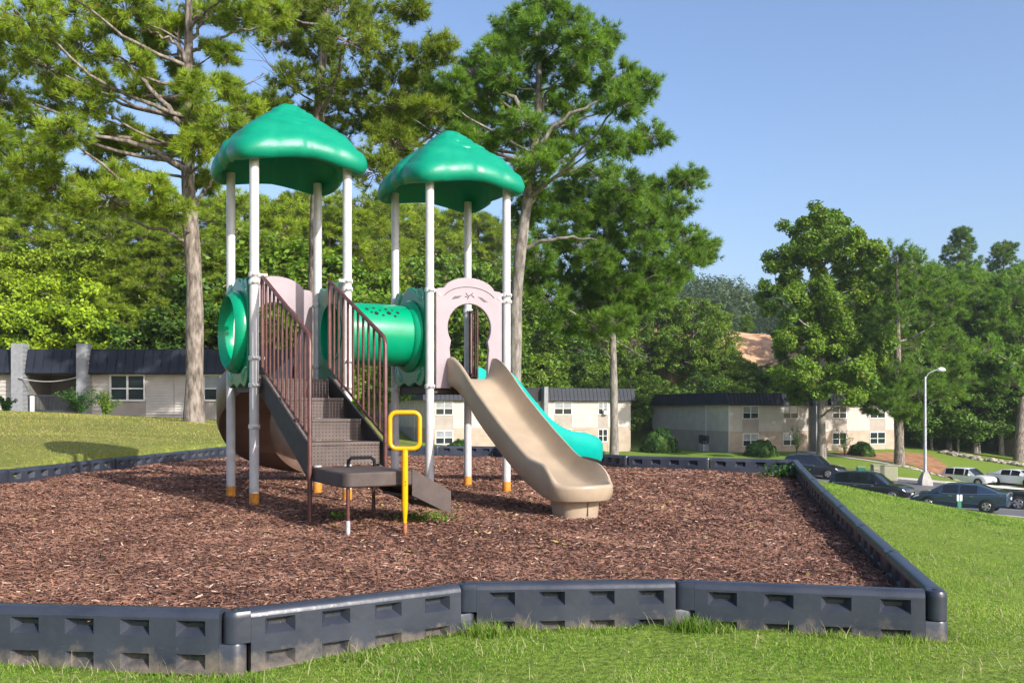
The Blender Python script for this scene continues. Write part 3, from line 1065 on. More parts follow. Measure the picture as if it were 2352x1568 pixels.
# arch panels (slide entrances).  Plane y = Y0
def arch_panel(cx, Y0, motif):
    W = 0.395
    zb, zs, zt = 1.12, 2.17, 2.30
    pts = []
    pts.append((W, zb)); pts.append((W, zs - 0.03)); pts.append((W - 0.02, zs)); pts.append((W - 0.10, zs + 0.008))
    for i in range(13):
        a = math.pi * (0.14 + 0.72 * i / 12)
        pts.append((0.325 * math.cos(a), zt - 0.20 + 0.20 * math.sin(a) ** 0.9))
    pts.append((-W + 0.10, zs + 0.008)); pts.append((-W + 0.02, zs)); pts.append((-W, zs - 0.03)); pts.append((-W, zb))
    # keyhole opening
    pts.append((-0.215, zb)); pts.append((-0.225, 1.44)); pts.append((-0.235, 1.54))
    ro, zc = 0.258, 1.765
    for i in range(25):
        a = math.pi * (1.18 - 1.36 * i / 24)
        pts.append((ro * math.cos(a), zc + ro * math.sin(a)))
    pts.append((0.235, 1.54)); pts.append((0.225, 1.44)); pts.append((0.215, zb))
    b = MB()
    b.prism(pts, lambda a, z, d: (cx + a, Y0 + d, z), -0.022, 0.022)
    p = b.build('arch_panel', M['arch_pink'], play, 35, bevel=0.01)
    p['label'] = 'pale pink arched slide entrance panel'
    if motif:
        l = MB()
        l.tube([(cx + 0.33 * math.cos(math.pi * (0.14 + 0.72 * i / 20)), Y0 - 0.0235, 2.02 + 0.18 * math.sin(math.pi * (0.14 + 0.72 * i / 20)) ** 1.0) for i in range(21)], 0.004, 6)
        l.build('arc_groove', M['arch_line'], p)
        for (a0, z0, a1, z1, w) in ((-0.22, 2.055, -0.09, 2.105, 0.022), (0.22, 2.05, 0.09, 2.105, 0.022)):
            e = MB()
            dx, dz = a1 - a0, z1 - z0
            ll = math.hypot(dx, dz); nx, nz = -dz / ll * w, dx / ll * w
            e.add([(cx + a0, Y0 - 0.0235, z0), (cx + a0 + dx * .35 + nx, Y0 - 0.0235, z0 + dz * .35 + nz), (cx + a1, Y0 - 0.0235, z1), (cx + a0 + dx * .6 - nx * .6, Y0 - 0.0235, z0 + dz * .6 - nz * .6)], [(0, 1, 2, 3)])
            e.build('leaf_motif', M['arch_line'], p)
        s = MB()
        for (a0, z0, a1, z1) in ((-0.05, 2.135, -0.015, 2.10), (-0.015, 2.10, 0.04, 2.14), (-0.015, 2.10, -0.025, 2.07), (0.02, 2.115, 0.055, 2.09), (-0.06, 2.10, -0.03, 2.09)):
            s.tube([(cx + a0, Y0 - 0.0235, z0), (cx + a1, Y0 - 0.0235, z1)], 0.0045, 6)
        s.build('star_motif', M['arch_line'], p)
        for sx in (-1, 1):
            k = MB()
            k.tube([(cx + sx * 0.355, Y0 - 0.020, 2.10), (cx + sx * 0.355, Y0 - 0.030, 2.10)], 0.014, 12)
            k.build('bolt', M['clamp_white'], p)
    return p


arch_panel(1.82, -HS + 0.005, True)
arch_panel(0.0, HS - 0.005, False)


# slides: plan is a lane with a rounded foot; height above it falls away from the entrance
def smooth_interp(xs_, ys_, x):
    from bisect import bisect
    if x <= xs_[0]: return ys_[0]
    if x >= xs_[-1]: return ys_[-1]
    i = bisect(xs_, x) - 1
    h = xs_[i + 1] - xs_[i]
    t = (x - xs_[i]) / h

    def sl(k):
        if k == 0 or k == len(xs_) - 1: return 0.0 if k else (ys_[1] - ys_[0]) / (xs_[1] - xs_[0]) * 0.2
        return (ys_[k + 1] - ys_[k - 1]) / (xs_[k + 1] - xs_[k - 1])
    m0, m1 = sl(i) * h, sl(i + 1) * h
    return (2 * t ** 3 - 3 * t * t + 1) * ys_[i] + (t ** 3 - 2 * t * t + t) * m0 + (-2 * t ** 3 + 3 * t * t) * ys_[i + 1] + (t ** 3 - t * t) * m1


def slide(name, path, L, R, bed, wall, m, drop=0.085, label=None):
    """path(s, c) -> (x, y) in local axes; bed, wall: control tables over s"""
    foot = R * 0.95
    s0 = L - foot
    S = [L * 0.0 + s0 * i / 56 for i in range(57)] + [s0 + foot * math.sin(math.pi / 2 * i / 22) for i in range(1, 23)]
    S[-1] = L - 0.0004
    e = [0.0, 0.006, 0.016, 0.028, 0.040, 0.050, 0.058, 0.066, 0.076, 0.09, 0.11, 0.14, 0.19]
    cs = [-1 + q / R for q in e] + [-0.18, 0, 0.18] + [1 - q / R for q in reversed(e)]
    nc = len(cs)
    vs, fs = [], []
    for s in S:
        w = R if s <= s0 else R * math.sqrt(max(0, 1 - ((s - s0) / foot) ** 2))
        zb = smooth_interp(*bed, s)
        hw = smooth_interp(*wall, s)
        for c in cs:
            cc = c * w
            d = R - abs(cc) if s <= s0 else R - math.hypot(cc, (s - s0) * R / foot)
            d = max(0.0, d)
            if d < 0.029:
                hh = hw - 0.030 + math.sqrt(max(0, 0.029 ** 2 - (0.029 - d) ** 2)) * 1.03
            elif d < 0.125:
                t = (d - 0.029) / 0.096
                hh = hw * (1 - t) ** 2.2
            else:
                hh = 0.0
            x, y = path(s, cc)
            vs.append((x, y, zb + hh))
    ns = len(S)
    for i in range(ns - 1):
        for j in range(nc - 1):
            fs.append((i * nc + j, i * nc + j + 1, (i + 1) * nc + j + 1, (i + 1) * nc + j))
    # outer skin: perimeter ring dropped to the underside
    per = [i * nc for i in range(ns)] + [(ns - 1) * nc + j for j in range(1, nc)] + [i * nc + nc - 1 for i in range(ns - 2, -1, -1)]
    b0 = len(vs)
    zu = {}
    rings = []
    for lev in (0, 1, 2):
        ring = []
        for k, idx in enumerate(per):
            i, j = divmod(idx, nc)
            s = S[i]
            zb = smooth_interp(*bed, s); hw = smooth_interp(*wall, s)
            x, y, z = vs[idx]
            w = R if s <= s0 else R * math.sqrt(max(0, 1 - ((s - s0) / foot) ** 2))
            cc = cs[j] * w
            if lev == 0:
                z2, f = zb + hw * 0.35, 1.0
            elif lev == 1:
                z2, f = zb - drop * 0.45, 0.985
            else:
                z2, f = zb - drop, 0.90
            if s > s0:
                sx = s0 + (s - s0) * f
            else:
                sx = s
            x, y = path(sx, cc * f)
            ring.append(len(vs))
            vs.append((x, y, z2))
        rings.append(ring)
    prev = per
    for ring in rings:
        for k in range(len(per) - 1):
            fs.append((prev[k], prev[k + 1], ring[k + 1], ring[k]))
        prev = ring
    # underside
    last = rings[-1]
    m_ = len(per)
    for k in range(ns - 1):
        a, b_ = last[k], last[k + 1]
        c_, d_ = last[m_ - 2 - k], last[m_ - 1 - k]
        if k == ns - 2:
            continue
        fs.append((a, b_, c_, d_))
    bb = MB(); bb.add(vs, fs)
    o = bb.build(name, m, play, 60)
    if label: o['label'] = label
    return o


# main tan slide, running towards the camera from the second tower (-y)
bedS = [0, 0.12, 0.35, 0.68, 1.0, 1.3, 1.6, 1.85, 2.05, 2.34]
bedZ = [1.225, 1.215, 1.10, 0.86, 0.655, 0.475, 0.325, 0.240, 0.205, 0.205]
wallS = [0, 0.2, 0.5, 1.0, 1.45, 1.70, 1.85, 1.97, 2.07, 2.17, 2.34]
wallH = [0.22, 0.235, 0.225, 0.215, 0.205, 0.185, 0.200, 0.205, 0.150, 0.066, 0.055]
main_slide = slide('slide', lambda s, c: (1.835 + c * (1.0 + 0.10 * max(0.0, min(1.0, (s - 1.75) / 0.3))), -0.45 - s), 2.34, 0.285, (bedS, bedZ), (wallS, wallH), M['slide_tan'], label='tan moulded slide facing the camera')
ft = MB()
pts = []
for i in range(13):
    a = math.pi * (1.0 + i / 12)
    pts.append((0.17 * math.cos(a), 0.10 * math.sin(a)))
pts += [(0.17, 0.16), (-0.17, 0.16)]
ft.prism(pts, lambda a, c, d: (1.84 + a * (1.0 + 0.14 * d), -0.45 - 2.08 + c * (1.0 + 0.3 * d), -0.12 + d * 0.30), 0.0, 1.0)
ft.build('slide_foot', M['slide_tan'], main_slide, 40, bevel=0.012)

# teal slide on the far side of the second tower
tS = [0, 0.25, 0.55, 0.85, 1.15, 1.45, 1.75, 2.0]
tZ = [1.18, 1.08, 0.82, 0.58, 0.45, 0.41, 0.35, 0.31]
slide('slide', lambda s, c: (2.28 + s * 0.94 + 0.02, 0.05 - c + s * 0.13), 1.84, 0.27, (tS, tZ), ([0, 1, 1.6, 2.0], [0.22, 0.20, 0.19, 0.07]), M['teal_plastic'], label='teal wavy slide behind the tan one')


# tan turning slide on the far side of the first tower
def turn(s, c):
    x0, y0 = -0.04, 0.47
    a0 = math.radians(100)
    if s < 0.45:
        px, py, a = x0 + math.cos(a0) * s, y0 + math.sin(a0) * s, a0
    else:
        Rr = 1.05
        q = (s - 0.45) / Rr
        a = a0 - q
        sx, sy = x0 + math.cos(a0) * 0.45, y0 + math.sin(a0) * 0.45
        cxx, cyy = sx + Rr * math.sin(a0), sy - Rr * math.cos(a0)
        px, py = cxx - Rr * math.sin(a), cyy + Rr * math.cos(a)
    return (px + math.sin(a) * c, py - math.cos(a) * c)


slide('slide', turn, 2.35, 0.30, ([0, 0.2, 0.6, 1.0, 1.5, 2.0, 2.35], [1.20, 1.16, 0.98, 0.74, 0.44, 0.24, 0.21]), ([0, 1, 1.9, 2.35], [0.26, 0.30, 0.26, 0.09]), M['slide_brown'], drop=0.10, label='brown curved slide leaving the back of the first tower')

# rail bars beside the teal slide entrance
rb = MB()
rb.tube([(2.28, 0.40, 1.26), (2.28, 0.40, 2.05), (2.28, 0.22, 2.05), (2.28, 0.22, 1.26)], 0.013, 8)
bar_panel = rb.build('bar_panel', M['maroon_steel'], play, 60)
for yy in (0.345, 0.28):
    r2 = MB(); r2.tube([(2.28, yy, 1.27), (2.28, yy, 2.05)], 0.010, 8)
    r2.build('baluster', M['maroon_steel'], bar_panel, 60)
gp = MB()
gp.box(2.27, 2.30, -0.40, -0.26, 1.14, 2.12)
gp.build('side_panel', M['panel_green'], play, bevel=0.01)
gp = MB()
gp.box(1.42, 1.50, 0.445, 0.475, 1.14, 2.12)
gp.build('side_panel', M['panel_green'], play, bevel=0.01)

# stairs from the first tower down to a transfer platform (towards -y)
SX0, SX1 = -0.385, 0.275          # stair width in local x
YS = -0.47                        # top of the stair
NST, RISE, RUN = 3, 0.19, 0.44
stairs = empty('staircase', (0, 0, 0)); stairs.parent = play
PLZ = 0.43
for i in range(4):
    zt = DECK - RISE * (i)
    yb = YS - 0.05 - RUN * i
    if i > 0:
        t = MB(); t.box(SX0 + 0.03, SX1 - 0.03, yb - 0.012, yb + RUN, zt - 0.03, zt)
        t.build('tread', M['step_brown'], stairs, bevel=0.006)
    r = MB(); r.box(SX0 + 0.032, SX1 - 0.032, yb - 0.004, yb + 0.010, zt - RISE + 0.002, zt - 0.031)
    r.build('riser', M['step_brown'], stairs)
YB = YS - 0.05 - RUN * 3           # lowest riser's front
YN = YB - 0.06                     # newel position
for (x, nm) in ((SX0, 0), (SX1, 1)):
    st = MB()
    st.hexa([(x - 0.012, YS, DECK - 0.17), (x + 0.012, YS, DECK - 0.17), (x + 0.012, YN, PLZ - 0.10), (x - 0.012, YN, PLZ - 0.10),
             (x - 0.012, YS, DECK + 0.03), (x + 0.012, YS, DECK + 0.03), (x + 0.012, YN, PLZ + 0.17), (x - 0.012, YN, PLZ + 0.17)])
    st.build('stringer', M['stringer_black'], stairs)
    hr = MB()
    ztop, zlow = 2.16, 1.50
    rail = [(x, YS + 0.0, DECK + 0.10), (x, YS + 0.0, ztop), (x, YN + 0.03, zlow + 0.02), (x, YN, zlow - 0.05), (x, YN, 0.0 if nm == 0 else PLZ - 0.05)]
    if nm == 0:
        rail[-1] = (x, YN, -0.05)
    hr.tube(rail, 0.019, 10)
    hr.tube([(x, YS, DECK + 0.10), (x, YN, PLZ + 0.24)], 0.0115, 8)
    railing = hr.build('railing', M['maroon_steel'], stairs, 50)
    for k in range(1, 11):
        q = k / 11
        y = YS + (YN - YS) * q
        bl = MB(); bl.tube([(x, y, DECK + 0.10 + (PLZ + 0.24 - DECK - 0.10) * q), (x, y, ztop + (zlow - ztop) * q)], 0.0128, 8)
        bl.build('baluster', M['maroon_steel'], railing, 60)

# transfer platform with one lower step to the side
PX0, PX1 = -0.36, 0.20
PY1, PY0 = YB - 0.006, YB - 0.80
plat = empty('transfer_platform', (0, 0, 0)); plat.parent = play
pts = []
for (cx_, cy_, a0) in ((PX0 + 0.07, PY0 + 0.07, math.pi), (PX1 - 0.02, PY0 + 0.02, 1.5 * math.pi)):
    rr = 0.07 if a0 == math.pi else 0.02
    for k in range(7):
        a = a0 + k / 6 * math.pi / 2
        pts.append((cx_ + rr * math.cos(a), cy_ + rr * math.sin(a)))
pts += [(PX1, PY1), (PX0, PY1)]
t = MB(); t.prism(pts, lambda a, c, d: (a, c, d), PLZ - 0.115, PLZ)
t.build('platform_top', M['deck_coat'], plat, 40, bevel=0.012)
for (x, y, zt, zb) in ((PX0 + 0.05, PY0 + 0.05, PLZ - 0.10, -0.3), (PX1 - 0.03, PY1 - 0.05, PLZ - 0.1, -0.3), (PX1 + 0.22, PY1 - 0.12, 0.22, -0.3)):
    l = MB(); l.tube([(x, y, zb), (x, y, zt)], 0.0155, 10)
    lg = l.build('leg', M['maroon_steel'], plat, 60)
    if y < PY0 + 0.1:
        l = MB(); l.tube([(x, y, -0.3), (x, y, 0.065)], 0.017, 10)
        l.build('leg_tip', M['bare_steel'], lg, 60)
g = MB()
g.tube([(PX0 + 0.27, PY1 - 0.14, PLZ - 0.01), (PX0 + 0.275, PY1 - 0.14, PLZ + 0.05), (PX0 + 0.30, PY1 - 0.14, PLZ + 0.075), (PX0 + 0.47, PY1 - 0.14, PLZ + 0.075), (PX0 + 0.50, PY1 - 0.14, PLZ + 0.05), (PX0 + 0.505, PY1 - 0.14, PLZ - 0.01)], 0.014, 10)
g.build('grab_bar', M['black_grip'], plat, 60)
for (y0, y1) in ((PY0 + 0.02, PY0 + 0.035), (PY1 - 0.10, PY1 - 0.085)):
    sp = MB()
    sp.hexa([(PX1 + 0.004, y0, 0.235), (PX1 + 0.34, y0, 0.07), (PX1 + 0.34, y1, 0.07), (PX1 + 0.004, y1, 0.235),
             (PX1 + 0.004, y0, PLZ + 0.012), (PX1 + 0.34, y0, 0.255), (PX1 + 0.34, y1, 0.255), (PX1 + 0.004, y1, PLZ + 0.012)])
    sp.build('side_board', M['deck_coat'], plat)
ls = MB(); ls.box(PX1 + 0.03, PX1 + 0.33, PY0 + 0.038, PY1 - 0.103, 0.20, 0.225)
ls.build('lower_step', M['step_brown'], plat)
ls = MB()
ls.hexa([(PX1 + 0.005, PY0 + 0.038, 0.30), (PX1 + 0.32, PY0 + 0.038, 0.09), (PX1 + 0.32, PY1 - 0.103, 0.09), (PX1 + 0.005, PY1 - 0.103, 0.30),
         (PX1 + 0.005, PY0 + 0.038, 0.315), (PX1 + 0.32, PY0 + 0.038, 0.105), (PX1 + 0.32, PY1 - 0.103, 0.105), (PX1 + 0.005, PY1 - 0.103, 0.315)])
ls.build('ramp_plate', M['step_brown'], plat)

# yellow hand loop on its own post
hy = 7.16
hp = PX(930, 1213, hy)
hand = empty('hand_loop_post', (hp.x, hp.y, mulch_z(hp.x, hp.y)), math.radians(6), 'yellow steel hand loop on a thin post beside the transfer platform', 'hand loop')
b = MB()
b.tube([(0, 0, -0.2), (0, 0, 0.04), (0, 0, 0.10), (0, 0, 0.22), (0, 0, 0.645)], [0.012, 0.013, 0.015, 0.024, 0.024], 14)
pp = b.build('post', M['yellow_paint'], hand, 60)
b = MB(); b.tube([(0, 0, -0.25), (0, 0, 0.085)], 0.0152, 12)
b.build('post_tip', M['rust'], pp, 60)
for z in (0.40, 0.375):
    b = MB(); b.tube([(0.004, -0.0235, z), (0.004, -0.0255, z)], 0.005, 8)
    b.build('bolt', M['hole_black'], pp)
pts = []
w, h, r = 0.113, 0.138, 0.05
for (cx_, cz_, a0) in ((w - r, h - r, 0), (-w + r, h - r, 90), (-w + r, -h + r, 180), (w - r, -h + r, 270)):
    for k in range(7):
        a = math.radians(a0 + k * 15)
        pts.append((cx_ + r * math.cos(a), 0, 0.79 + cz_ + r * math.sin(a)))
b = MB(); b.tube(pts, 0.0175, 14, closed=True)
b.build('loop', M['yellow_paint'], hand, 60)

sm = MB(); sm.box(1.837, 1.843, -0.45 - 2.205, -0.45 - 2.193, -0.02, 0.165)
sm.build('mould_seam', M['arch_line'], main_slide)
for k in range(5):
    for sx in (-1, 1):
        kb = MB(); kb.tube([(sx * 0.29 + 1.82, -0.45 - 0.02, 1.25 + 0.04 * k), (sx * 0.30 + 1.82, -0.45 - 0.02, 1.25 + 0.04 * k)], 0.006, 8)
    if k in (0, 4):
        kb.build('bolt', M['bare_steel'], main_slide)

# ------------------------------------------------------------------ interlocking plastic border sections
BL, BH, BT = 1.22, 0.305, 0.105


def border_mesh():
    b = MB()
    T = BT / 2
    xa, xb = T + 0.006, BL - T - 0.006
    wx = []
    span = (xb - xa)
    for i in range(4):
        c = xa + span * (i + 0.5) / 4
        wx += [c - 0.072, c + 0.072]
    xs_ = [xa] + wx + [xb]
    zs_ = [0.0, 0.022, 0.097, 0.180, 0.256, 0.268]
    for side in (-1, 1):
        y = side * T
        for i in range(len(xs_) - 1):
            for k in range(len(zs_) - 1):
                x0, x1, z0, z1 = xs_[i], xs_[i + 1], zs_[k], zs_[k + 1]
                if i % 2 == 1 and k in (1, 3):
                    yi = side * (T - 0.049)
                    cx, cz = (x0 + x1) / 2, (z0 + z1) / 2 + 0.004
                    o = [(x0, y, z0), (x1, y, z0), (x1, y, z1), (x0, y, z1)]
                    n = [(cx - 0.040, yi, cz - 0.008), (cx + 0.040, yi, cz - 0.008), (cx + 0.040, yi, cz + 0.012), (cx - 0.040, yi, cz + 0.012)]
                    b.add(o + n, [(0, 1, 5, 4), (1, 2, 6, 5), (2, 3, 7, 6), (3, 0, 4, 7), (4, 5, 6, 7)])
                else:
                    b.add([(x0, y, z0), (x1, y, z0), (x1, y, z1), (x0, y, z1)], [(0, 1, 2, 3)])
    prof = [(-T, 0.268), (-T + 0.004, 0.284), (-T + 0.013, 0.297), (-T + 0.028, BH), (T - 0.028, BH), (T - 0.013, 0.297), (T - 0.004, 0.284), (T, 0.268)]
    for i in range(len(prof) - 1):
        b.add([(xa, *prof[i]), (xb, *prof[i]), (xb, *prof[i + 1]), (xa, *prof[i + 1])], [(0, 1, 2, 3)])
    for x in (xa, xb):
        b.add([(x, -T, 0.0)] + [(x, *p) for p in prof] + [(x, T, 0.0)], [tuple(range(10))])
    b.add([(xa, -T, 0), (xb, -T, 0), (xb, T, 0), (xa, T, 0)], [(0, 1, 2, 3)])

    def knuckle(xc, xin, z0, z1, dirn, soft_top):
        pr = []
        for k in range(13):
            a = math.pi / 2 + dirn * math.pi * k / 12
            pr.append((xc + T * math.cos(a), T * math.sin(a)))
        pr.append((xin, pr[-1][1])); pr.append((xin, pr[0][1]))
        levels = [(z0, 1.0), (z1 - 0.035, 1.0), (z1 - 0.018, 0.97), (z1 - 0.006, 0.86), (z1, 0.62)] if soft_top else [(z0, 1.0), (z1 - 0.012, 1.0), (z1, 0.9)]
        vs, fs = [], []
        for z, f in levels:
            for (x, y) in pr:
                xx = xc + (x - xc) * f if (x - xin) * (xc - xin) > 0 and abs(x - xin) > 1e-6 else x
                vs.append((xx, y * f, z))
        n = len(pr)
        for i in range(len(levels) - 1):
            for j in range(n):
                j2 = (j + 1) % n
                fs.append((i * n + j, i * n + j2, (i + 1) * n + j2, (i + 1) * n + j))
        fs.append(tuple(range(n))); fs.append(tuple(range((len(levels) - 1) * n, len(levels) * n)))
        b.add(vs, fs)
    knuckle(0.0, xa - 0.001, 0.150, BH - 0.001, 1, True)
    knuckle(BL, xb + 0.001, 0.0, 0.146, -1, False)
    me = bpy.data.meshes.new('border_section')
    me.from_pydata(b.v, [], b.f)
    bm = bmesh.new(); bm.from_mesh(me)
    bmesh.ops.remove_doubles(bm, verts=bm.verts, dist=0.0004)
    bmesh.ops.recalc_face_normals(bm, faces=bm.faces)
    bm.to_mesh(me); bm.free()
    me.shade_smooth()
    me.set_sharp_from_angle(angle=math.radians(32))
    me.materials.append(M['border_plastic'])
    return me


BME = border_mesh()
pin = MB(); pin.cyl(0, 0, BH - 0.012, BH + 0.003, 0.021, 0.019, 14)
PINME = pin.mesh('stake_cap', 40)
PINME.materials.append(M['pin_black'])
NP_ = len(POLY)
FL = ['charcoal plastic border section at the front, cut off by the left picture edge',
      'charcoal plastic border section at the front, second from the left, angled away',
      'charcoal plastic border section at the front, third from the left',
      'charcoal plastic border section at the front, ending at the near corner']
order = ['first', 'second', 'third', 'fourth', 'fifth', 'sixth', 'seventh', 'eighth']
lab = []
lab += FL
lab += ['charcoal border section on the car park side, %s from the near corner' % order[i] for i in range(7)]
lab += ['charcoal border section on the far side, first left of the far corner', 'charcoal border section on the far side, second left of the far corner']
lab += ['charcoal border section slanting back behind the slides, %s from the far side' % order[i] for i in range(5)]
lab += ['charcoal border section along the very back behind the towers, %s from the slide end' % order[i] for i in range(4)]
lab += ['charcoal border section below the dry grass bank, %s from the back' % order[i] for i in range(8)]
lab += ['charcoal border section beyond the left picture edge, %s from the bank' % order[i] for i in range(5)]
for i in range(NP_):
    a = Vector((*POLY[i], 0)); b_ = Vector((*POLY[(i + 1) % NP_], 0))
    a.z = top_z(a.x, a.y) - BH
    b_.z = top_z(b_.x, b_.y) - BH
    d = b_ - a
    ln = d.length
    o = link_mesh('border_section', BME, None)
    o.matrix_world = Matrix.Translation(a + Vector((0, 0, random.uniform(-0.004, 0.004)))) @ d.to_track_quat('X', 'Z').to_matrix().to_4x4() @ Matrix.Diagonal((ln / BL, 1, 1, 1))
    tag(o, lab[i], 'border', 'playground border sections')
    p = link_mesh('stake_cap', PINME, None, o)

# ------------------------------------------------------------------ apartment buildings
def t_of_px(o, d, x):
    """distance along a wall line (origin o, direction d) that shows at photo column x"""
    k = (x - CX) / F
    return (k * o[1] - o[0]) / (d[0] - k * d[1])


def lap_panel(parent, name, x0, x1, z0, z1, y, m, step=0.2):
    """lap siding: each board stands proud at its lower edge"""
    n = max(1, round((z1 - z0) / step))
    h = (z1 - z0) / n
    b = MB()
    prof = []
    for i in range(n):
        prof += [(y - 0.055, z0 + i * h + 0.002), (y - 0.012, z0 + (i + 1) * h)]
    prof = [(y + 0.02, z0)] + prof + [(y + 0.02, z1)]
    k = len(prof)
    vs = [(x0, *p) for p in prof] + [(x1, *p) for p in prof]
    fs = [(i, i + 1, k + i + 1, k + i) for i in range(k - 1)] + [tuple(range(k)), tuple(range(k, 2 * k))]
    b.add(vs, fs)
    return b.build(name, m, parent)


def batten_panel(parent, name, x0, x1, z0, z1, y, m, step=0.12):
    b = MB()
    b.box(x0, x1, y - 0.012, y + 0.02, z0, z1)
    n = max(1, int((x1 - x0) / step))
    for i in range(1, n):
        x = x0 + (x1 - x0) * i / n
        b.box(x - 0.012, x + 0.012, y - 0.024, y - 0.0125, z0 + 0.01, z1 - 0.01)
    return b.build(name, m, parent)


WIN_CACHE = {}


def window(parent, x0, x1, z0, z1, y, blind=False, wide=0.07):
    """two sashes side by side, each with an upper and a lower pane"""
    f = MB()
    w = wide
    f.box(x0, x1, y - 0.045, y + 0.05, z0, z0 + w)
    f.box(x0, x1, y - 0.045, y + 0.05, z1 - w, z1)
    f.box(x0, x0 + w, y - 0.043, y + 0.05, z0 + w, z1 - w)
    f.box(x1 - w, x1, y - 0.043, y + 0.05, z0 + w, z1 - w)
    xm = (x0 + x1) / 2
    zm = z0 + (z1 - z0) * 0.47
    f.box(xm - w * 0.55, xm + w * 0.55, y - 0.040, y + 0.05, z0 + w, z1 - w)
    for (a, b_) in ((x0 + w, xm - w * 0.55), (xm + w * 0.55, x1 - w)):
        f.box(a, b_, y - 0.030, y + 0.04, zm - w * 0.35, zm + w * 0.35)
    fr = f.build('window', M['trim_white'], parent)
    for (a, b_) in ((x0 + w, xm - w * 0.55), (xm + w * 0.55, x1 - w)):
        for k, (c, d) in enumerate(((z0 + w, zm - w * 0.35), (zm + w * 0.35, z1 - w))):
            p = MB()
            p.box(a + 0.001, b_ - 0.001, y + (0.005 if k else 0.012), y + (0.012 if k else 0.02), c + 0.001, d - 0.001)
            p.build('pane', M['glass_blind'] if (blind and k == 1) else M['glass'], fr)
    return fr


PANEL_CACHE = {}


def seam_panels(parent, x0, x1, zb, zt, out, pitch=0.42, side=None, m=None):
    """standing-seam mansard: each sheet is a piece with a rib on its edge.  side=(origin_y0, y1, x) runs along a gable instead"""
    n = max(1, round((x1 - x0) / pitch))
    w = (x1 - x0) / n
    key = (round(w, 3), round(zt - zb, 3), round(out, 3))
    if key not in PANEL_CACHE:
        b = MB()
        h = zt - zb
        b.hexa([(0.004, -out, 0), (w - 0.004, -out, 0), (w - 0.004, -out + 0.03, 0), (0.004, -out + 0.03, 0),
                (0.004, 0, h), (w - 0.004, 0, h), (w - 0.004, 0.03, h), (0.004, 0.03, h)])
        b.hexa([(-0.02, -out - 0.045, -0.003), (0.02, -out - 0.045, -0.003), (0.02, -out - 0.001, -0.003), (-0.02, -out - 0.001, -0.003),
                (-0.02, -0.045, h + 0.003), (0.02, -0.045, h + 0.003), (0.02, -0.001, h + 0.003), (-0.02, -0.001, h + 0.003)])
        me = b.mesh('roof_sheet')
        me.materials.append(m or M['seam_roof'])
        PANEL_CACHE[key] = me
    for i in range(n):
        o = link_mesh('roof_sheet', PANEL_CACHE[key], None, parent)
        if side is None:
            o.location = (x0 + i * w, 0, zb)
        else:
            o.location = (side, x1 - i * w, zb)
            o.rotation_euler = (0, 0, -math.pi / 2)
    return n


def box_part(parent, name, m, x0, x1, y0, y1, z0, z1, bevel=None):
    b = MB(); b.box(x0, x1, y0, y1, z0, z1)
    return b.build(name, m, parent, bevel=bevel)


# ---- long building on the left, its upper storey level with the bank
LBY = 48.0
S_ = F / LBY


def lx(x): return (x - CX) / S_
def lz(y): return CAMZ - (y - CY) / S_


left_b = empty('apartment_building', (0, LBY, 0), 0, 'long low apartment building with black seamed roof and white piers behind the bank', 'building')
zE, zTop, zG = lz(857), lz(804), -0.9
X0, X1 = lx(-120), lx(705)
box_part(left_b, 'wall', M['inner_wall'], X0, lx(60), 0.22, 9, zG, zE + 0.3)
box_part(left_b, 'wall', M['inner_wall'], lx(190), X1, 0.22, 9, zG, zE + 0.3)
box_part(left_b, 'wall', M['inner_wall'], lx(58), lx(192), 2.6, 9, zG, zE + 0.3)
box_part(left_b, 'ceiling_slab', M['inner_wall'], lx(60) + 0.01, lx(190) - 0.01, 0.2, 2.59, zE - 0.05, zE + 0.2)
box_part(left_b, 'patio_slab', M['concrete'], lx(60) + 0.01, lx(190) - 0.01, 0.1, 2.59, -0.5, lz(944))
box_part(left_b, 'patio_door', M['inner_wall'], lx(76), lx(134), 2.5, 2.57, lz(944), zE - 0.06)
box_part(left_b, 'patio_door', M['dark_void'], lx(160), lx(188), 2.45, 2.57, lz(944), zE - 0.06)
rp = empty('roof', (0, -0.05, 0)); rp.parent = left_b
seam_panels(rp, X0, lx(38), zE, zTop, 0.30, 0.46)
seam_panels(rp, lx(63), lx(186), zE, zTop, 0.30, 0.46)
seam_panels(rp, lx(208), X1, zE, zTop, 0.30, 0.46)
box_part(rp, 'roof_cap', M['seam_roof'], X0, X1, 0.035, 9.2, zTop - 0.06, zTop + 0.05)
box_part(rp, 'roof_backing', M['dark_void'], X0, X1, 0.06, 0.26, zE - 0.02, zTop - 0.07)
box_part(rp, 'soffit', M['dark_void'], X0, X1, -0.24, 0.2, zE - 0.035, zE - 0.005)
for (a, b_) in ((38, 63), (186, 208)):
    p = box_part(left_b, 'pier', M['pier_white'], lx(a), lx(b_), -0.55, 0.12, -0.9, lz(790), bevel=0.01)
    for k in range(18):      # brick courses show as edges on the pier's inner face
        box_part(p, 'brick_course', M['pier_white'], lx(b_) + 0.001, lx(b_) + 0.028, -0.50, 0.10, lz(790) - 0.22 * (k + 1) + 0.02, lz(790) - 0.22 * k - 0.012)
lap_panel(left_b, 'siding', X0, lx(38) - 0.01, zG, zE - 0.04, 0.16, M['siding_white'], 0.21)
lap_panel(left_b, 'siding', lx(208) + 0.01, lx(249), zG, zE - 0.04, 0.16, M['siding_white'], 0.21)
window(left_b, lx(250), lx(332), lz(921), zE - 0.045, 0.10, wide=0.085)
batten_panel(left_b, 'lower_panel', lx(250), lx(332), zG, lz(921) - 0.01, 0.16, M['siding_grey'], 0.14)
for (a, b_) in ((333, 397), (398, 428)):
    lap_panel(left_b, 'siding', lx(a), lx(b_), lz(952), zE - 0.04, 0.16, M['siding_white'], 0.14)
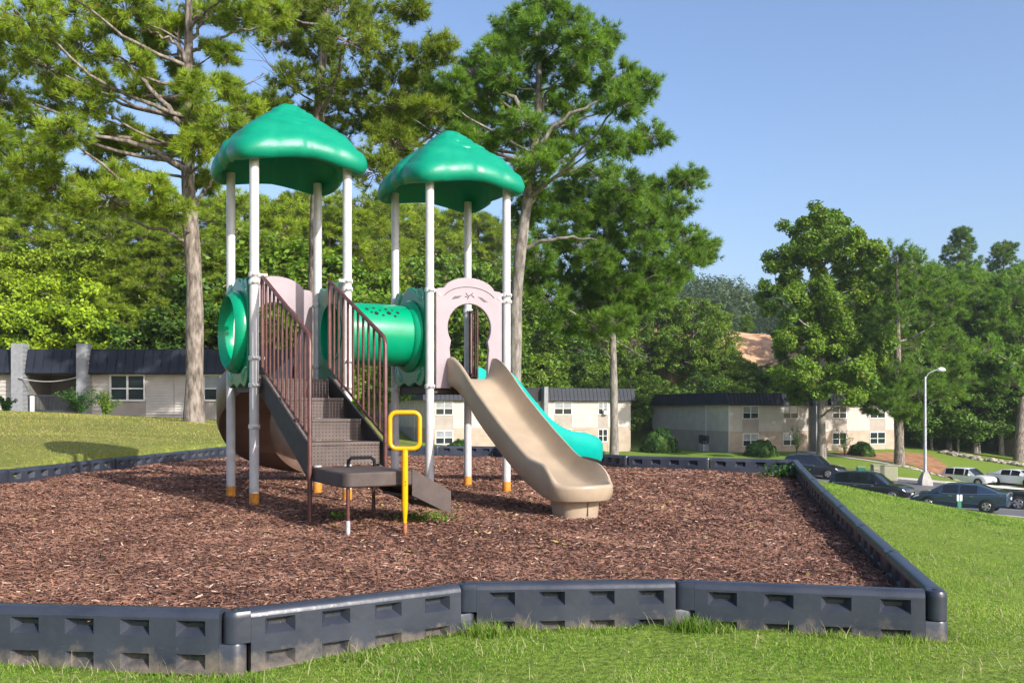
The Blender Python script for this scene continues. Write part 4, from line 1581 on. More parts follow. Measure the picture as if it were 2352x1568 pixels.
lap_panel(left_b, 'siding', lx(333), lx(428), zG, lz(952) - 0.01, 0.18, M['siding_white'], 0.14)
lap_panel(left_b, 'siding', lx(428) + .01, lx(464), zG, zE - 0.04, 0.16, M['siding_white'], 0.14)
window(left_b, lx(465), lx(546), lz(921), zE - 0.045, 0.10, blind=True, wide=0.085)
batten_panel(left_b, 'lower_panel', lx(465), lx(546), zG, lz(921) - 0.01, 0.16, M['siding_grey'], 0.14)
lap_panel(left_b, 'siding', lx(547), X1, zG, zE - 0.04, 0.16, M['siding_white'], 0.14)
rl = MB()
rl.box(lx(60), lx(188), -0.03, 0.02, lz(908) - 0.04, lz(908) + 0.03)
rl.box(lx(60), lx(188), -0.02, 0.01, lz(943) - 0.02, lz(943) + 0.04)
for k in range(40):
    x = lx(62) + (lx(187) - lx(62)) * k / 39
    rl.box(x - 0.014, x + 0.014, -0.012, 0.008, lz(943) + 0.041, lz(908) - 0.041)
railo = rl.build('railing', M['rail_dark'], left_b); railo['kind'] = 'stuff'
box_part(left_b, 'rail_post', M['trim_white'], lx(70), lx(80), -0.06, -0.032, lz(945), lz(909))
cb = MB()
cb.tube([(lx(57 + 130 * i / 16), -0.62, lz(868 + 9 * (1 - (2 * i / 16 - 1) ** 2))) for i in range(17)], 0.03, 6)
cb.build('hanging_cable', M['cable'], left_b, 60)


# ---- two-storey blocks further off
def block(name, label, corner, zg, cols, piers, recess, depth=14.5, d=(0.93, 0.3675), eave=5.05, top=6.22, w_hi=(3.70, 4.97), w_lo=(1.06, 2.32), pxR=None, seams=True):
    dn = math.hypot(*d); d = (d[0] / dn, d[1] / dn)
    o = (corner[0], corner[1])
    T = lambda x: t_of_px(o, d, x)
    root = empty(name, (corner[0], corner[1], zg), math.atan2(d[1], d[0]), label, 'building')
    XR = T(pxR)
    tan, wht, gry = M['siding_tan'], M['siding_white'], M['siding_grey']
    r0, r1 = (T(recess[0]), T(recess[1]))
    box_part(root, 'wall', M['inner_wall'], 0.02, r0, 0.16, depth, -1.0, eave + 0.2)
    box_part(root, 'wall', M['inner_wall'], r1, XR - 0.02, 0.16, depth, -1.0, eave + 0.2)
    box_part(root, 'wall', M['inner_wall'], r0 - 0.01, r1 + 0.01, 3.2, depth - 0.01, -1.0, eave + 0.19)
    box_part(root, 'landing_slab', M['siding_white'], r0 + 0.01, r1 - 0.01, 0.0, 3.19, 2.38, 2.68)
    box_part(root, 'landing_rail', M['siding_grey'], r0 + 0.01, r1 - 0.01, 0.02, 0.09, 2.69, 3.62)
    box_part(root, 'breezeway_slab', M['concrete'], r0 + 0.01, r1 - 0.01, -0.2, 3.19, -0.5, 0.06)
    st = MB()
    for k in range(12):
        st.box(r0 + 0.12 + k * (r1 - r0 - 1.1) / 12, r0 + 0.12 + (k + 1.2) * (r1 - r0 - 1.1) / 12, 1.2, 2.1, 2.30 - k * 0.19, 2.36 - k * 0.19)
    so = st.build('stair_flight', M['concrete'], root); so['kind'] = 'stuff'
    # end gable (seen from the left)
    g = MB()
    g.box(-0.012, 0.015, 0.0, depth, 2.52, eave + 0.1)
    g.build('gable_siding', wht, root)
    g = MB()
    g.box(-0.004, 0.015, 0.0, depth, -1.0, 2.50)
    g.build('gable_base', gry, root)
    g = MB()
    g.box(-0.035, -0.0125, depth * 0.27, depth * 0.27 + 0.09, 0.1, eave)
    g.build('downpipe', M['trim_white'], root)
    g = MB()
    g.box(-0.03, -0.013, 0.0, 0.12, -0.2, eave)
    g.build('corner_board', M['trim_white'], root)
    # front, column by column
    prev = 0.0
    for c in cols:
        a, b_ = T(c[0]), T(c[1])
        if a - prev > 0.05 and not (prev >= r0 - 0.2 and a <= r1 + 0.3):
            lap_panel(root, 'siding', prev + 0.005, a - 0.005, 2.50, eave - 0.02, 0.08, wht, 0.24)
            lap_panel(root, 'siding', prev + 0.005, a - 0.005, -0.9, 2.49, 0.08, tan, 0.24)
        elif a - prev > 0.05:
            if r0 - prev > 0.08:
                lap_panel(root, 'siding', prev + 0.005, r0 - 0.005, 2.50, eave - 0.02, 0.08, wht, 0.24)
                lap_panel(root, 'siding', prev + 0.005, r0 - 0.005, -0.9, 2.49, 0.08, tan, 0.24)
            if a - r1 > 0.08:
                lap_panel(root, 'siding', r1 + 0.005, a - 0.005, 2.50, eave - 0.02, 0.08, wht, 0.24)
                lap_panel(root, 'siding', r1 + 0.005, a - 0.005, -0.9, 2.49, 0.08, tan, 0.24)
        window(root, a, b_, w_hi[0], w_hi[1], 0.04, blind=random.random() < 0.7)
        window(root, a, b_, w_lo[0], w_lo[1], 0.04, blind=random.random() < 0.7)
        box_part(root, 'infill_panel', gry, a + 0.003, b_ - 0.003, 0.06, 0.12, w_lo[1] + 0.003, w_hi[0] - 0.003)
        box_part(root, 'infill_panel', tan, a + 0.003, b_ - 0.003, 0.06, 0.12, -0.9, w_lo[0] - 0.003)
        box_part(root, 'head_trim', M['trim_white'], a + 0.003, b_ - 0.003, 0.05, 0.12, w_hi[1] + 0.003, eave - 0.02)
        if c[2] if len(c) > 2 else False:
            box_part(root, 'air_conditioner', M['sign_white'], (a + b_) / 2 - 0.05, b_ - 0.12, -0.35, 0.0, w_hi[0] + 0.02, w_hi[0] + 0.42, bevel=0.02)
        prev = b_
    if XR - prev > 0.1:
        lap_panel(root, 'siding', prev + 0.005, XR - 0.005, 2.50, eave - 0.02, 0.08, wht, 0.24)
        lap_panel(root, 'siding', prev + 0.005, XR - 0.005, -0.9, 2.49, 0.08, tan, 0.24)
    for (a, b_) in piers:
        box_part(root, 'pier', M['pier_white'], T(a), T(b_), -0.75, 0.05, -0.9, top + 0.12, bevel=0.01)
    roof_ = empty('roof', (0, -0.02, 0)); roof_.parent = root
    seam_panels(roof_, -0.40, r0 - 0.02, eave, top, 0.34, 0.42)
    seam_panels(roof_, r1 + 0.02, XR + 0.35, eave, top, 0.34, 0.42)
    gb = MB()
    gb.hexa([(-0.44, -0.34, eave), (-0.40, -0.34, eave), (-0.40, depth, eave), (-0.44, depth, eave), (-0.10, 0.0, top), (-0.06, 0.0, top), (-0.06, depth, top), (-0.10, depth, top)])
    gb.build('gable_roof', M['seam_roof'], roof_)
    box_part(roof_, 'roof_cap', M['seam_roof'], -0.06, XR + 0.1, 0.04, depth, top - 0.07, top + 0.03)
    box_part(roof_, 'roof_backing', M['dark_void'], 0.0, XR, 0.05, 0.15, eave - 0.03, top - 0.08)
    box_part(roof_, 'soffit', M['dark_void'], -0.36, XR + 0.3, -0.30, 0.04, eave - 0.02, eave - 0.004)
    return root


mid_b = block('apartment_building', 'cream two storey apartment building behind the slide with a fallen tree shadow', (-7.7, 84.3), -3.42,
              [(1000, 1041), (1140, 1180), (1273, 1314), (1374, 1396, True)], [(1243, 1252)], (1205, 1243), pxR=1449)
mid_b['label'] = 'cream two storey apartment building standing behind the tan slide'
right_b = block('apartment_building', 'cream two storey apartment building behind the parked cars, shaded by pines', (20.8, 89.6), -3.84,
                [(1706, 1743), (1798, 1834), (1912, 1945), (1998, 2034)], [(1863, 1872)], (1872, 1904), pxR=2058)
# meters and a condenser at the shaded gable of the right-hand block
for (yy, zz, hh) in ((3.4, 1.5, 0.55), (3.9, 1.5, 0.55), (4.5, 1.3, 0.8)):
    box_part(right_b, 'meter_box', M['rail_dark'], -0.28, -0.014, yy, yy + 0.38, zz, zz + hh, bevel=0.03)
    box_part(right_b, 'conduit', M['rail_dark'], -0.08, -0.0145, yy + 0.15, yy + 0.22, 0.2, zz - 0.002)
cond = empty('condenser', (19.2, 93.2, -3.5), 0.375, 'grey air conditioning condenser at the shaded gable of the cream block', 'condenser')
box_part(cond, 'casing', M['galv'], -0.45, 0.45, -0.45, 0.45, -0.2, 0.85, bevel=0.05)
b_ = MB(); b_.lathe([(0.38, 0.852), (0.38, 0.90), (0.05, 0.92)], lambda a, c, h: (a, c, h), 16)
b_.build('fan_guard', M['rail_dark'], cond)
# wing of the middle block set back on its left
wing = empty('apartment_wing', (-13.5, 97, -3.4), 0.375, 'dark roofed shaded building half hidden left of the cream apartment block', 'building')
box_part(wing, 'wall', M['siding_tan'], 0, 8, 0, 6, -1, 4.9)
box_part(wing, 'roof', M['seam_roof'], -0.35, 8.3, -0.35, 6.3, 4.92, 6.2)
far_b = empty('apartment_building', (56.0, 95.0, -4.2), 0.35, 'dark roofed beige building cut off by the right picture edge', 'building')
box_part(far_b, 'wall', M['siding_tan'], 0, 12, 0, 8, -1.5, 4.75)
box_part(far_b, 'roof', M['seam_roof'], -0.5, 12.4, -0.5, 8.4, 4.77, 6.0)

# ------------------------------------------------------------------ car park, kerbs, walks
def strip(name, pts, m, dz, kind='structure', n=6, label=None, cat=None):
    """drape a polygon (quad strip given as two polylines) over the terrain"""
    A, B = pts
    k = len(A)
    rows = []
    na = 14
    va = []
    for i in range(k - 1):
        for s in range(na + (1 if i == k - 2 else 0)):
            t = s / na
            a = (A[i][0] + (A[i + 1][0] - A[i][0]) * t, A[i][1] + (A[i + 1][1] - A[i][1]) * t)
            b = (B[i][0] + (B[i + 1][0] - B[i][0]) * t, B[i][1] + (B[i + 1][1] - B[i][1]) * t)
            rows.append([(a[0] + (b[0] - a[0]) * q / n, a[1] + (b[1] - a[1]) * q / n) for q in range(n + 1)])
    P = np.array(rows)
    Z = terrain(P[..., 0], P[..., 1]) + dz
    v = np.concatenate([P, Z[..., None]], -1).reshape(-1, 3)
    w = n + 1
    idx = np.arange(len(rows) * w).reshape(len(rows), w)
    f = np.stack([idx[:-1, :-1].ravel(), idx[:-1, 1:].ravel(), idx[1:, 1:].ravel(), idx[1:, :-1].ravel()], -1)
    me = np_mesh(name, v, f)
    me.shade_smooth()
    o = link_mesh(name, me, m)
    tag(o, label, cat, kind=kind)
    return o


# car park surface between the near kerb and the far kerb
NEARK = [(13.0, 52.5), (19.5, 49.2), (25.5, 45.3), (33.0, 41.0), (44, 36)]
FARK = [(17.0, 79.5), (25.0, 73.5), (33.5, 72.5), (42.5, 76.0), (62, 80)]
strip('car_park', (NEARK, FARK), M['asphalt'], 0.03, n=24)


def kerb(name, line, w, h, m):
    b = MB()
    pts = []
    for i in range(len(line) - 1):
        for s in range(10 + (1 if i == len(line) - 2 else 0)):
            t = s / 10
            pts.append((line[i][0] + (line[i + 1][0] - line[i][0]) * t, line[i][1] + (line[i + 1][1] - line[i][1]) * t))
    zz = terrain(np.array([p[0] for p in pts]), np.array([p[1] for p in pts]))
    vs = []
    for i, p in enumerate(pts):
        q = pts[min(i + 1, len(pts) - 1)]; r = pts[max(i - 1, 0)]
        dx, dy = q[0] - r[0], q[1] - r[1]
        l = math.hypot(dx, dy); nx, ny = -dy / l * w / 2, dx / l * w / 2
        for (s, z) in ((1, -0.2), (1, h), (-1, h), (-1, -0.2)):
            vs.append((p[0] + s * nx, p[1] + s * ny, zz[i] + z))
    fs = []
    for i in range(len(pts) - 1):
        for j in range(3):
            fs.append((i * 4 + j, i * 4 + j + 1, (i + 1) * 4 + j + 1, (i + 1) * 4 + j))
    fs += [(0, 1, 2, 3), tuple(range(len(vs) - 4, len(vs)))]
    b.add(vs, fs)
    o = b.build(name, m)
    tag(o, kind='structure')


kerb('kerb_near', NEARK, 0.28, 0.17, M['sidewalk'])
kerb('kerb_far', FARK, 0.25, 0.17, M['sidewalk'])
# walk from the breezeway of the right-hand block down to the car park, and the walk along the lawn
strip('path', ([(28.3, 91.5), (30.5, 84.5), (37.0, 80.5), (46, 82.5), (60, 86)], [(29.8, 92.0), (31.8, 85.4), (37.6, 81.7), (46, 83.7), (60, 87.4)]), M['sidewalk'], 0.035, n=3)
# pine straw bed below the right-hand block
strip('pine_straw_bed', ([(31.0, 91.0), (32.5, 86.5), (37, 83.6), (41.5, 85.5)], [(33, 93.3), (36, 93.6), (40, 95), (42.5, 95.5)]), M['pine_straw'], 0.05, n=8)


# ---- parked cars
def car(kind, m, loc, heading, label, dz=0.0, plate=False, roofrails=False):
    """x forward.  station rows: x, z_bottom, z_belt, z_top, half width at belt, half width at top, flag of the span to the NEXT station:
    b body, w windscreen, r rear window, s side glass, p pillar, t roof only"""
    if kind == 'suv':
        ST = [(-2.30, .55, .92, .96, .74, .60, 'b'), (-2.27, .42, 1.02, 1.08, .84, .64, 'r'), (-2.05, .30, 1.03, 1.55, .89, .66, 'p'), (-1.86, .26, 1.03, 1.64, .91, .68, 's'), (-1.05, .22, 1.01, 1.69, .92, .69, 'p'),
              (-0.95, .22, 1.01, 1.69, .92, .69, 's'), (0.00, .21, 0.98, 1.69, .92, .69, 'p'), (0.10, .21, .98, 1.68, .92, .69, 's'), (0.42, .21, .97, 1.60, .92, .68, 'w'), (1.12, .22, .97, 1.02, .91, .80, 'b'),
              (1.60, .24, .93, .98, .90, .72, 'b'), (2.00, .26, .84, .90, .88, .66, 'b'), (2.22, .30, .74, .80, .82, .60, 'b'), (2.33, .40, .62, .66, .70, .50, 'b')]
        wx, wr = (-1.38, 1.42), 0.36
    elif kind == 'sedan':
        ST = [(-2.32, .50, .86, .90, .72, .56, 'b'), (-2.25, .34, .98, 1.02, .82, .62, 'b'), (-1.80, .26, .97, 1.06, .88, .66, 'r'), (-1.05, .22, .93, 1.36, .90, .60, 'p'), (-0.92, .20, .92, 1.39, .90, .60, 's'),
              (-0.12, .19, .90, 1.43, .90, .61, 'p'), (-0.02, .19, .90, 1.43, .90, .61, 's'), (0.55, .19, .89, 1.38, .90, .60, 's'), (0.72, .19, .89, 1.33, .90, .60, 'w'), (1.45, .20, .88, .93, .89, .74, 'b'),
              (1.85, .22, .82, .88, .87, .68, 'b'), (2.18, .25, .72, .77, .82, .60, 'b'), (2.34, .34, .58, .62, .68, .50, 'b')]
        wx, wr = (-1.36, 1.40), 0.325
    else:   # pickup
        ST = [(-2.75, .55, .98, 1.00, .86, .80, 'b'), (-2.70, .45, 1.03, 1.05, .92, .86, 'b'), (-0.92, .36, 1.03, 1.05, .94, .88, 'r'), (-0.72, .34, 1.05, 1.72, .95, .68, 'p'), (-0.62, .33, 1.05, 1.76, .95, .70, 's'),
              (0.10, .32, 1.04, 1.78, .95, .70, 'p'), (0.20, .32, 1.04, 1.78, .95, .70, 's'), (0.75, .32, 1.04, 1.68, .95, .69, 'w'), (1.35, .32, 1.05, 1.10, .94, .84, 'b'), (2.0, .34, 1.02, 1.08, .93, .80, 'b'),
              (2.55, .36, .95, 1.00, .90, .76, 'b'), (2.72, .45, .80, .84, .80, .66, 'b')]
        wx, wr = (-1.65, 1.75), 0.40
    root = empty('parked_car' if kind != 'pickup' else 'parked_pickup', (loc[0], loc[1], float(terrain(loc[0], loc[1])) + 0.03 + dz), heading, label, 'pickup' if kind == 'pickup' else 'car', 'cars in the car park')
    rows = []
    for (x, zb, zl, zt, wb, wt, fl) in ST:
        zm = zb + (zl - zb) * 0.55
        half = [(0.0, zt), (wt * 0.6, zt - 0.008), (wt * 0.93, zt - 0.03), (wt + (wb - wt) * 0.12, zt - max(0.04, (zt - zl) * 0.14)),
                (wb - 0.015, zl + 0.01), (wb, zl - 0.05), (wb + 0.015, zm), (wb - 0.01, zb + 0.12), (wb - 0.05, zb), (0.0, zb)]
        rows.append([(x, y, z) for y, z in half] + [(x, -y, z) for y, z in half[-2:0:-1]])
    nr = len(rows[0])
    side_rows = {3, nr - 4}          # roof edge to belt
    top_rows = {0, 1, 2, nr - 1, nr - 2, nr - 3}
    body, side_g, wind, rear = MB(), MB(), MB(), MB()

    def quad(dst, i, j):
        j2 = (j + 1) % nr
        dst.add([rows[i][j], rows[i][j2], rows[i + 1][j2], rows[i + 1][j]], [(0, 1, 2, 3)])
    for i in range(len(rows) - 1):
        fl = ST[i][6]
        for j in range(nr):
            dst = body
            if j in side_rows and fl == 's': dst = side_g
            elif j in top_rows and fl == 'w': dst = wind
            elif j in top_rows and fl == 'r': dst = rear
            quad(dst, i, j)
    body.add(rows[0], [tuple(range(nr))]); body.add(rows[-1], [tuple(range(nr))])

    def weld(mb, name, mm, par, smooth=38):
        me = bpy.data.meshes.new(name)
        me.from_pydata(mb.v, [], mb.f)
        bm = bmesh.new(); bm.from_mesh(me)
        bmesh.ops.remove_doubles(bm, verts=bm.verts, dist=0.001)
        bmesh.ops.recalc_face_normals(bm, faces=bm.faces)
        bm.to_mesh(me); bm.free()
        me.shade_smooth(); me.set_sharp_from_angle(angle=math.radians(smooth))
        return link_mesh(name, me, mm, par)
    bo = weld(body, 'body', m, root)
    # split side glass into left and right
    for s in (1, -1):
        g = MB()
        for k in range(0, len(side_g.f)):
            vs = [side_g.v[q] for q in side_g.f[k]]
            if vs[0][1] * s > 0:
                g.add(vs, [(0, 1, 2, 3)])
        weld(g, 'side_window', M['car_glass'], root)
    weld(wind, 'windscreen', M['car_glass'], root)
    weld(rear, 'rear_window', M['car_glass'], root)
    W = ST[len(ST) // 2][4]
    for x in wx:
        for s in (1, -1):
            ar = MB(); ar.tube([(x, s * (W - 0.10), wr * 0.98), (x, s * (W + 0.020), wr * 0.98)], wr * 1.17, 24)
            ar.build('wheel_arch', M['plastic_black'], root, 40)
            ty = MB()
            y0, y1 = s * (W - 0.18), s * (W + 0.032)
            ty.tube([(x, y0, wr), (x, y1 - s * 0.02, wr), (x, y1, wr)], [wr, wr, wr * 0.93], 24)
            wh = ty.build('wheel', M['tyre'], root, 40)
            rm = MB()
            rm.tube([(x, y1 - s * 0.01, wr), (x, y1 + s * 0.004, wr)], [wr * 0.66, wr * 0.62], 24)
            ro = rm.build('rim', M['rim_alloy'], wh, 40)
            sp = MB()
            for k in range(5):
                a0 = 2 * math.pi * (k + 0.18) / 5; a1 = 2 * math.pi * (k + 0.66) / 5
                yy = y1 + s * 0.0075
                sp.add([(x + wr * .2 * math.cos((a0 + a1) / 2), yy, wr + wr * .2 * math.sin((a0 + a1) / 2)), (x + wr * .55 * math.cos(a0), yy, wr + wr * .55 * math.sin(a0)), (x + wr * .58 * math.cos((a0 + a1) / 2), yy, wr + wr * .58 * math.sin((a0 + a1) / 2)), (x + wr * .55 * math.cos(a1), yy, wr + wr * .55 * math.sin(a1))], [(0, 1, 2, 3)])
            sk = sp.build('spoke_gaps', M['plastic_black'], wh); sk['kind'] = 'stuff'
    xf, xr = ST[-1][0], ST[0][0]
    zf = ST[-2][2]
    for s in (1, -1):
        hl = MB()
        x2 = ST[-2][0]; x3 = ST[-3][0]
        w2, w3 = ST[-2][4], ST[-3][4]
        hl.hexa([(x2 + 0.045, s * (w2 - 0.30), zf - 0.16), (x2 - 0.01, s * (w2 + 0.010), zf - 0.13), (x3 + 0.02, s * (w3 + 0.018), zf - 0.02), (x3, s * (w3 - 0.3), zf - 0.04),
                 (x2 + 0.02, s * (w2 - 0.30), zf - 0.03), (x2 - 0.03, s * (w2 - 0.01), zf - 0.01), (x3, s * (w3 + 0.012), zf + 0.06), (x3, s * (w3 - 0.3), zf + 0.02)])
        hl.build('headlight', M['lamp_clear'], root)
        tl = MB()
        zt0 = ST[1][2]
        tl.hexa([(xr + 0.02, s * 0.40, zt0 - 0.17), (xr + 0.30, s * (ST[1][4] + 0.045), zt0 - 0.15), (xr + 0.32, s * (ST[1][4] - 0.1), zt0 - 0.15), (xr + 0.14, s * 0.40, zt0 - 0.17),
                 (xr + 0.0, s * 0.40, zt0 - 0.03), (xr + 0.30, s * (ST[1][4] + 0.040), zt0 - 0.03), (xr + 0.32, s * (ST[1][4] - 0.1), zt0 - 0.03), (xr + 0.14, s * 0.40, zt0 - 0.03)])
        tl.build('tail_light', M['lamp_red'], root)
        mi = MB()
        xm = [q for q in ST if q[6] == 'w'][0]
        mi.hexa([(xm[0] + 0.10, s * (xm[4] + 0.02), xm[2] + 0.02), (xm[0] + 0.22, s * (xm[4] + 0.02), xm[2] + 0.02), (xm[0] + 0.18, s * (xm[4] + 0.20), xm[2] + 0.05), (xm[0] + 0.10, s * (xm[4] + 0.20), xm[2] + 0.05),
                 (xm[0] + 0.10, s * (xm[4] - 0.02), xm[2] + 0.12), (xm[0] + 0.20, s * (xm[4] - 0.02), xm[2] + 0.12), (xm[0] + 0.16, s * (xm[4] + 0.20), xm[2] + 0.17), (xm[0] + 0.10, s * (xm[4] + 0.20), xm[2] + 0.17)])
        mi.build('mirror', m, root, bevel=0.02)
        for x in (-0.75, 0.25):
            if kind == 'pickup' and x < 0: continue
            h = MB(); h.box(x, x + 0.17, s * (W + 0.003) - 0.016, s * (W + 0.003) + 0.016, ST[5][2] - 0.13, ST[5][2] - 0.095)
            h.build('door_handle', M['chrome'], root)
        tr = MB()
        gl = [q for q in ST if q[6] in 's'] 
        tr.tube([(q[0], s * (q[4] + 0.002), q[2] - 0.005) for q in ST if -2.1 < q[0] < 1.0 and q[6] in 'spwr' and not (kind == 'pickup' and q[0] < -0.8)], 0.02, 6)
        tr.build('window_trim', M['chrome'], root)
        if roofrails:
            rr = MB(); rr.tube([(-1.7, s * 0.62, 1.70), (-1.55, s * 0.63, 1.74), (0.1, s * 0.63, 1.74), (0.3, s * 0.62, 1.70)], 0.018, 6)
            rr.build('roof_rail', M['chrome'], root)
    gr = MB(); gr.hexa([(xf - 0.05, -0.44, .42), (xf + 0.012, -0.3, .42), (xf + 0.012, 0.3, .42), (xf - 0.05, 0.44, .42), (xf - 0.09, -0.44, zf - .06), (xf - 0.02, -0.3, zf - .05), (xf - 0.02, 0.3, zf - .05), (xf - 0.09, 0.44, zf - .06)])
    gr.build('grille', M['chrome'] if kind == 'suv' else M['plastic_black'], root)
    bp = MB(); bp.box(xf - 0.08, xf + 0.02, -0.72, 0.72, 0.30, 0.40)
    bp.build('front_bumper', M['plastic_black'], root, bevel=0.03)
    pl = MB(); pl.box(xr - 0.035, xr - 0.02, -0.16, 0.16, 0.66, 0.78)
    pl.build('licence_plate', M['sign_white'], root)
    if plate:
        pl = MB(); pl.box(xf + 0.022, xf + 0.034, -0.16, 0.16, 0.40, 0.53)
        pl.build('licence_plate', M['sign_white'], root)
    return root


HD = math.atan2(-0.6, 0.8)
car('suv', M['car_navy'], (23.0, 71.3), HD, 'black sport utility car half hidden behind the far corner of the border', roofrails=True).scale = (0.95, 1, 1.03)
car('suv', M['car_black'], (21.6, 56.3), HD, 'black sport utility car with white front plate, lower edge hidden by the lawn', plate=True, roofrails=True)
car('sedan', M['car_blue'], (23.4, 48.8), HD + math.pi, 'dark blue sedan parked behind the small green sign, tail lights to the right')
car('sedan', M['car_red'], (26.0, 54.6), HD + math.pi, 'red car mostly hidden behind the dark blue sedan', dz=-0.12)
car('pickup', M['car_charcoal'], (29.9, 51.6), HD, 'black pickup cut off by the right picture edge beside the blue sedan')
wc_ = car('suv', M['car_white'], (41.0, 84.0), math.atan2(-0.82, 0.57), 'white crossover car parked beyond the lamp post', dz=0.0)
wc_.scale = (0.93, 1.0, 0.92)
car('sedan', M['car_white'], (44.8, 83.2), math.atan2(-0.82, 0.57), 'white sedan at the right picture edge beside the white crossover')


# painted bay lines between the stalls
for (x, y) in ((19.0, 59.6), (24.6, 52.2), (22.0, 52.0), (27.6, 51.0), (24.2, 60.0), (27.6, 57.6)):
    dx, dy = 0.8 * 2.4, -0.6 * 2.4
    strip('bay_line', ([(x - dx, y - dy), (x + dx, y + dy)], [(x - dx + 0.07, y - dy + 0.09), (x + dx + 0.07, y + dy + 0.09)]), M['line_paint'], 0.036, n=1)


# ---- lamp post, utility box, sign, rocks
lp = PX(2125, 1112, 69.0)
lamp = empty('lamp_post', (lp.x, lp.y, float(terrain(lp.x, lp.y))), 0, 'tall grey lamp post on a concrete foot by the car park', 'lamp post')
b = MB()
b.add([(0.42 * sx, 0.42 * sy, -0.3) for sx, sy in ((-1, -1), (1, -1), (1, 1), (-1, 1))] + [(0.40 * sx, 0.40 * sy, 0.35) for sx, sy in ((-1, -1), (1, -1), (1, 1), (-1, 1))] + [(0.17 * sx, 0.17 * sy, 0.95) for sx, sy in ((-1, -1), (1, -1), (1, 1), (-1, 1))],
      [(0, 1, 5, 4), (1, 2, 6, 5), (2, 3, 7, 6), (3, 0, 4, 7), (4, 5, 9, 8), (5, 6, 10, 9), (6, 7, 11, 10), (7, 4, 8, 11), (8, 9, 10, 11), (3, 2, 1, 0)])
b.build('concrete_foot', M['concrete'], lamp, bevel=0.03)
b = MB(); b.tube([(0, 0, 0.9), (0, 0, 8.0)], [0.115, 0.075], 14)
b.build('pole', M['galv'], lamp, 60)
b = MB(); b.tube([(0, 0, 7.85), (0.25, 0, 8.25), (0.7, 0, 8.47), (1.0, 0, 8.5)], 0.03, 8)
b.build('arm', M['galv'], lamp, 60)
b = MB(); b.lathe([(0.02, 0.20), (0.14, 0.18), (0.24, 0.08), (0.26, -0.02), (0.20, -0.10), (0.02, -0.12)], lambda a, c, h: (1.18 + a * 1.2, c * 0.8, 8.5 + h), 20)
b.build('lamp_head', M['lamp_head'], lamp, 60)

ub = PX(2020, 1105, 72.0)
box = empty('utility_box', (ub.x, ub.y, float(terrain(ub.x, ub.y))), math.radians(-10), 'olive green metal utility box on the verge beside the car park', 'utility box')
box_part(box, 'cabinet', M['box_green'], -0.55, 1.2, -0.6, 0.6, -0.3, 1.08, bevel=0.04)
box_part(box, 'lid', M['box_green'], -0.59, 1.24, -0.64, 0.64, 1.083, 1.14, bevel=0.02)
ub2 = empty('utility_box', (ub.x - 1.35, ub.y + 0.2, float(terrain(ub.x - 1.35, ub.y))), math.radians(-10), 'narrow dark green utility pedestal left of the olive box', 'utility box')
box_part(ub2, 'cabinet', M['sign_green'], -0.3, 0.3, -0.3, 0.3, -0.3, 0.86, bevel=0.04)
box_part(ub2, 'lid', M['box_green'], -0.33, 0.33, -0.33, 0.33, 0.863, 0.92, bevel=0.02)

sg = PX(2203, 1166, 20.3)
sign = empty('marker_sign', (sg.x, sg.y, float(terrain(sg.x, sg.y)) - 0.02), 0, 'small white topped green marker sign on a stake in the lawn', 'sign')
sign.scale = (0.37, 0.37, 0.37)
b = MB(); b.cyl(0, 0, -0.3, 1.1, 0.03, 0.03, 8); b.build('stake', M['galv'], sign)
box_part(sign, 'green_plate', M['sign_green'], -0.11, 0.11, -0.05, -0.031, 0.36, 0.80)
for s in (-1, 1):
    box_part(sign, 'white_plate', M['sign_white'], s * 0.095 - 0.06, s * 0.095 + 0.06, -0.06, -0.045, 0.78, 1.14)

# boulders of the low dry-stone edging
ico = bmesh.new()
bmesh.ops.create_icosphere(ico, subdivisions=2, radius=1.0)
rock_mes = []
for k in range(4):
    me = bpy.data.meshes.new('boulder')
    bm = ico.copy()
    for v in bm.verts:
        f = 1 + 0.35 * mnoise.noise(v.co * 1.4 + Vector((k * 7.1, 0, 0)))
        v.co = Vector((v.co.x * f, v.co.y * f, v.co.z * f * 0.7))
    bm.to_mesh(me); bm.free()
    me.materials.append(M['rock'])
    rock_mes.append(me)
ico.free()


def boulder_wall(name, line, n, r0, r1, label):
    root = empty(name, (line[0][0], line[0][1], 0), 0, label, 'rock edging')
    for i in range(n):
        t = i / (n - 1) * (len(line) - 1)
        k = min(int(t), len(line) - 2); q = t - k
        x = line[k][0] + (line[k + 1][0] - line[k][0]) * q + random.uniform(-.2, .2)
        y = line[k][1] + (line[k + 1][1] - line[k][1]) * q + random.uniform(-.35, .35)
        r = random.uniform(r0, r1)
        o = link_mesh('boulder', rock_mes[i % 4], None, root)
        o.location = (x - line[0][0], y - line[0][1], float(terrain(x, y)) + r * 0.3)
        o.rotation_euler = (0, 0, random.uniform(0, 6))
        o.scale = (r * random.uniform(.8, 1.4), r, r * random.uniform(.7, 1.1))


boulder_wall('rock_wall', [(45.0, 97.5), (47.5, 94.5), (51.5, 92.0)], 34, 0.22, 0.46, 'tumbled wall of grey boulders on the lawn right of the lamp post')
boulder_wall('rock_edging', [(33.5, 82.6), (38, 80.9), (43.5, 84.5)], 44, 0.10, 0.20, 'row of small pale stones edging the pine straw bed')

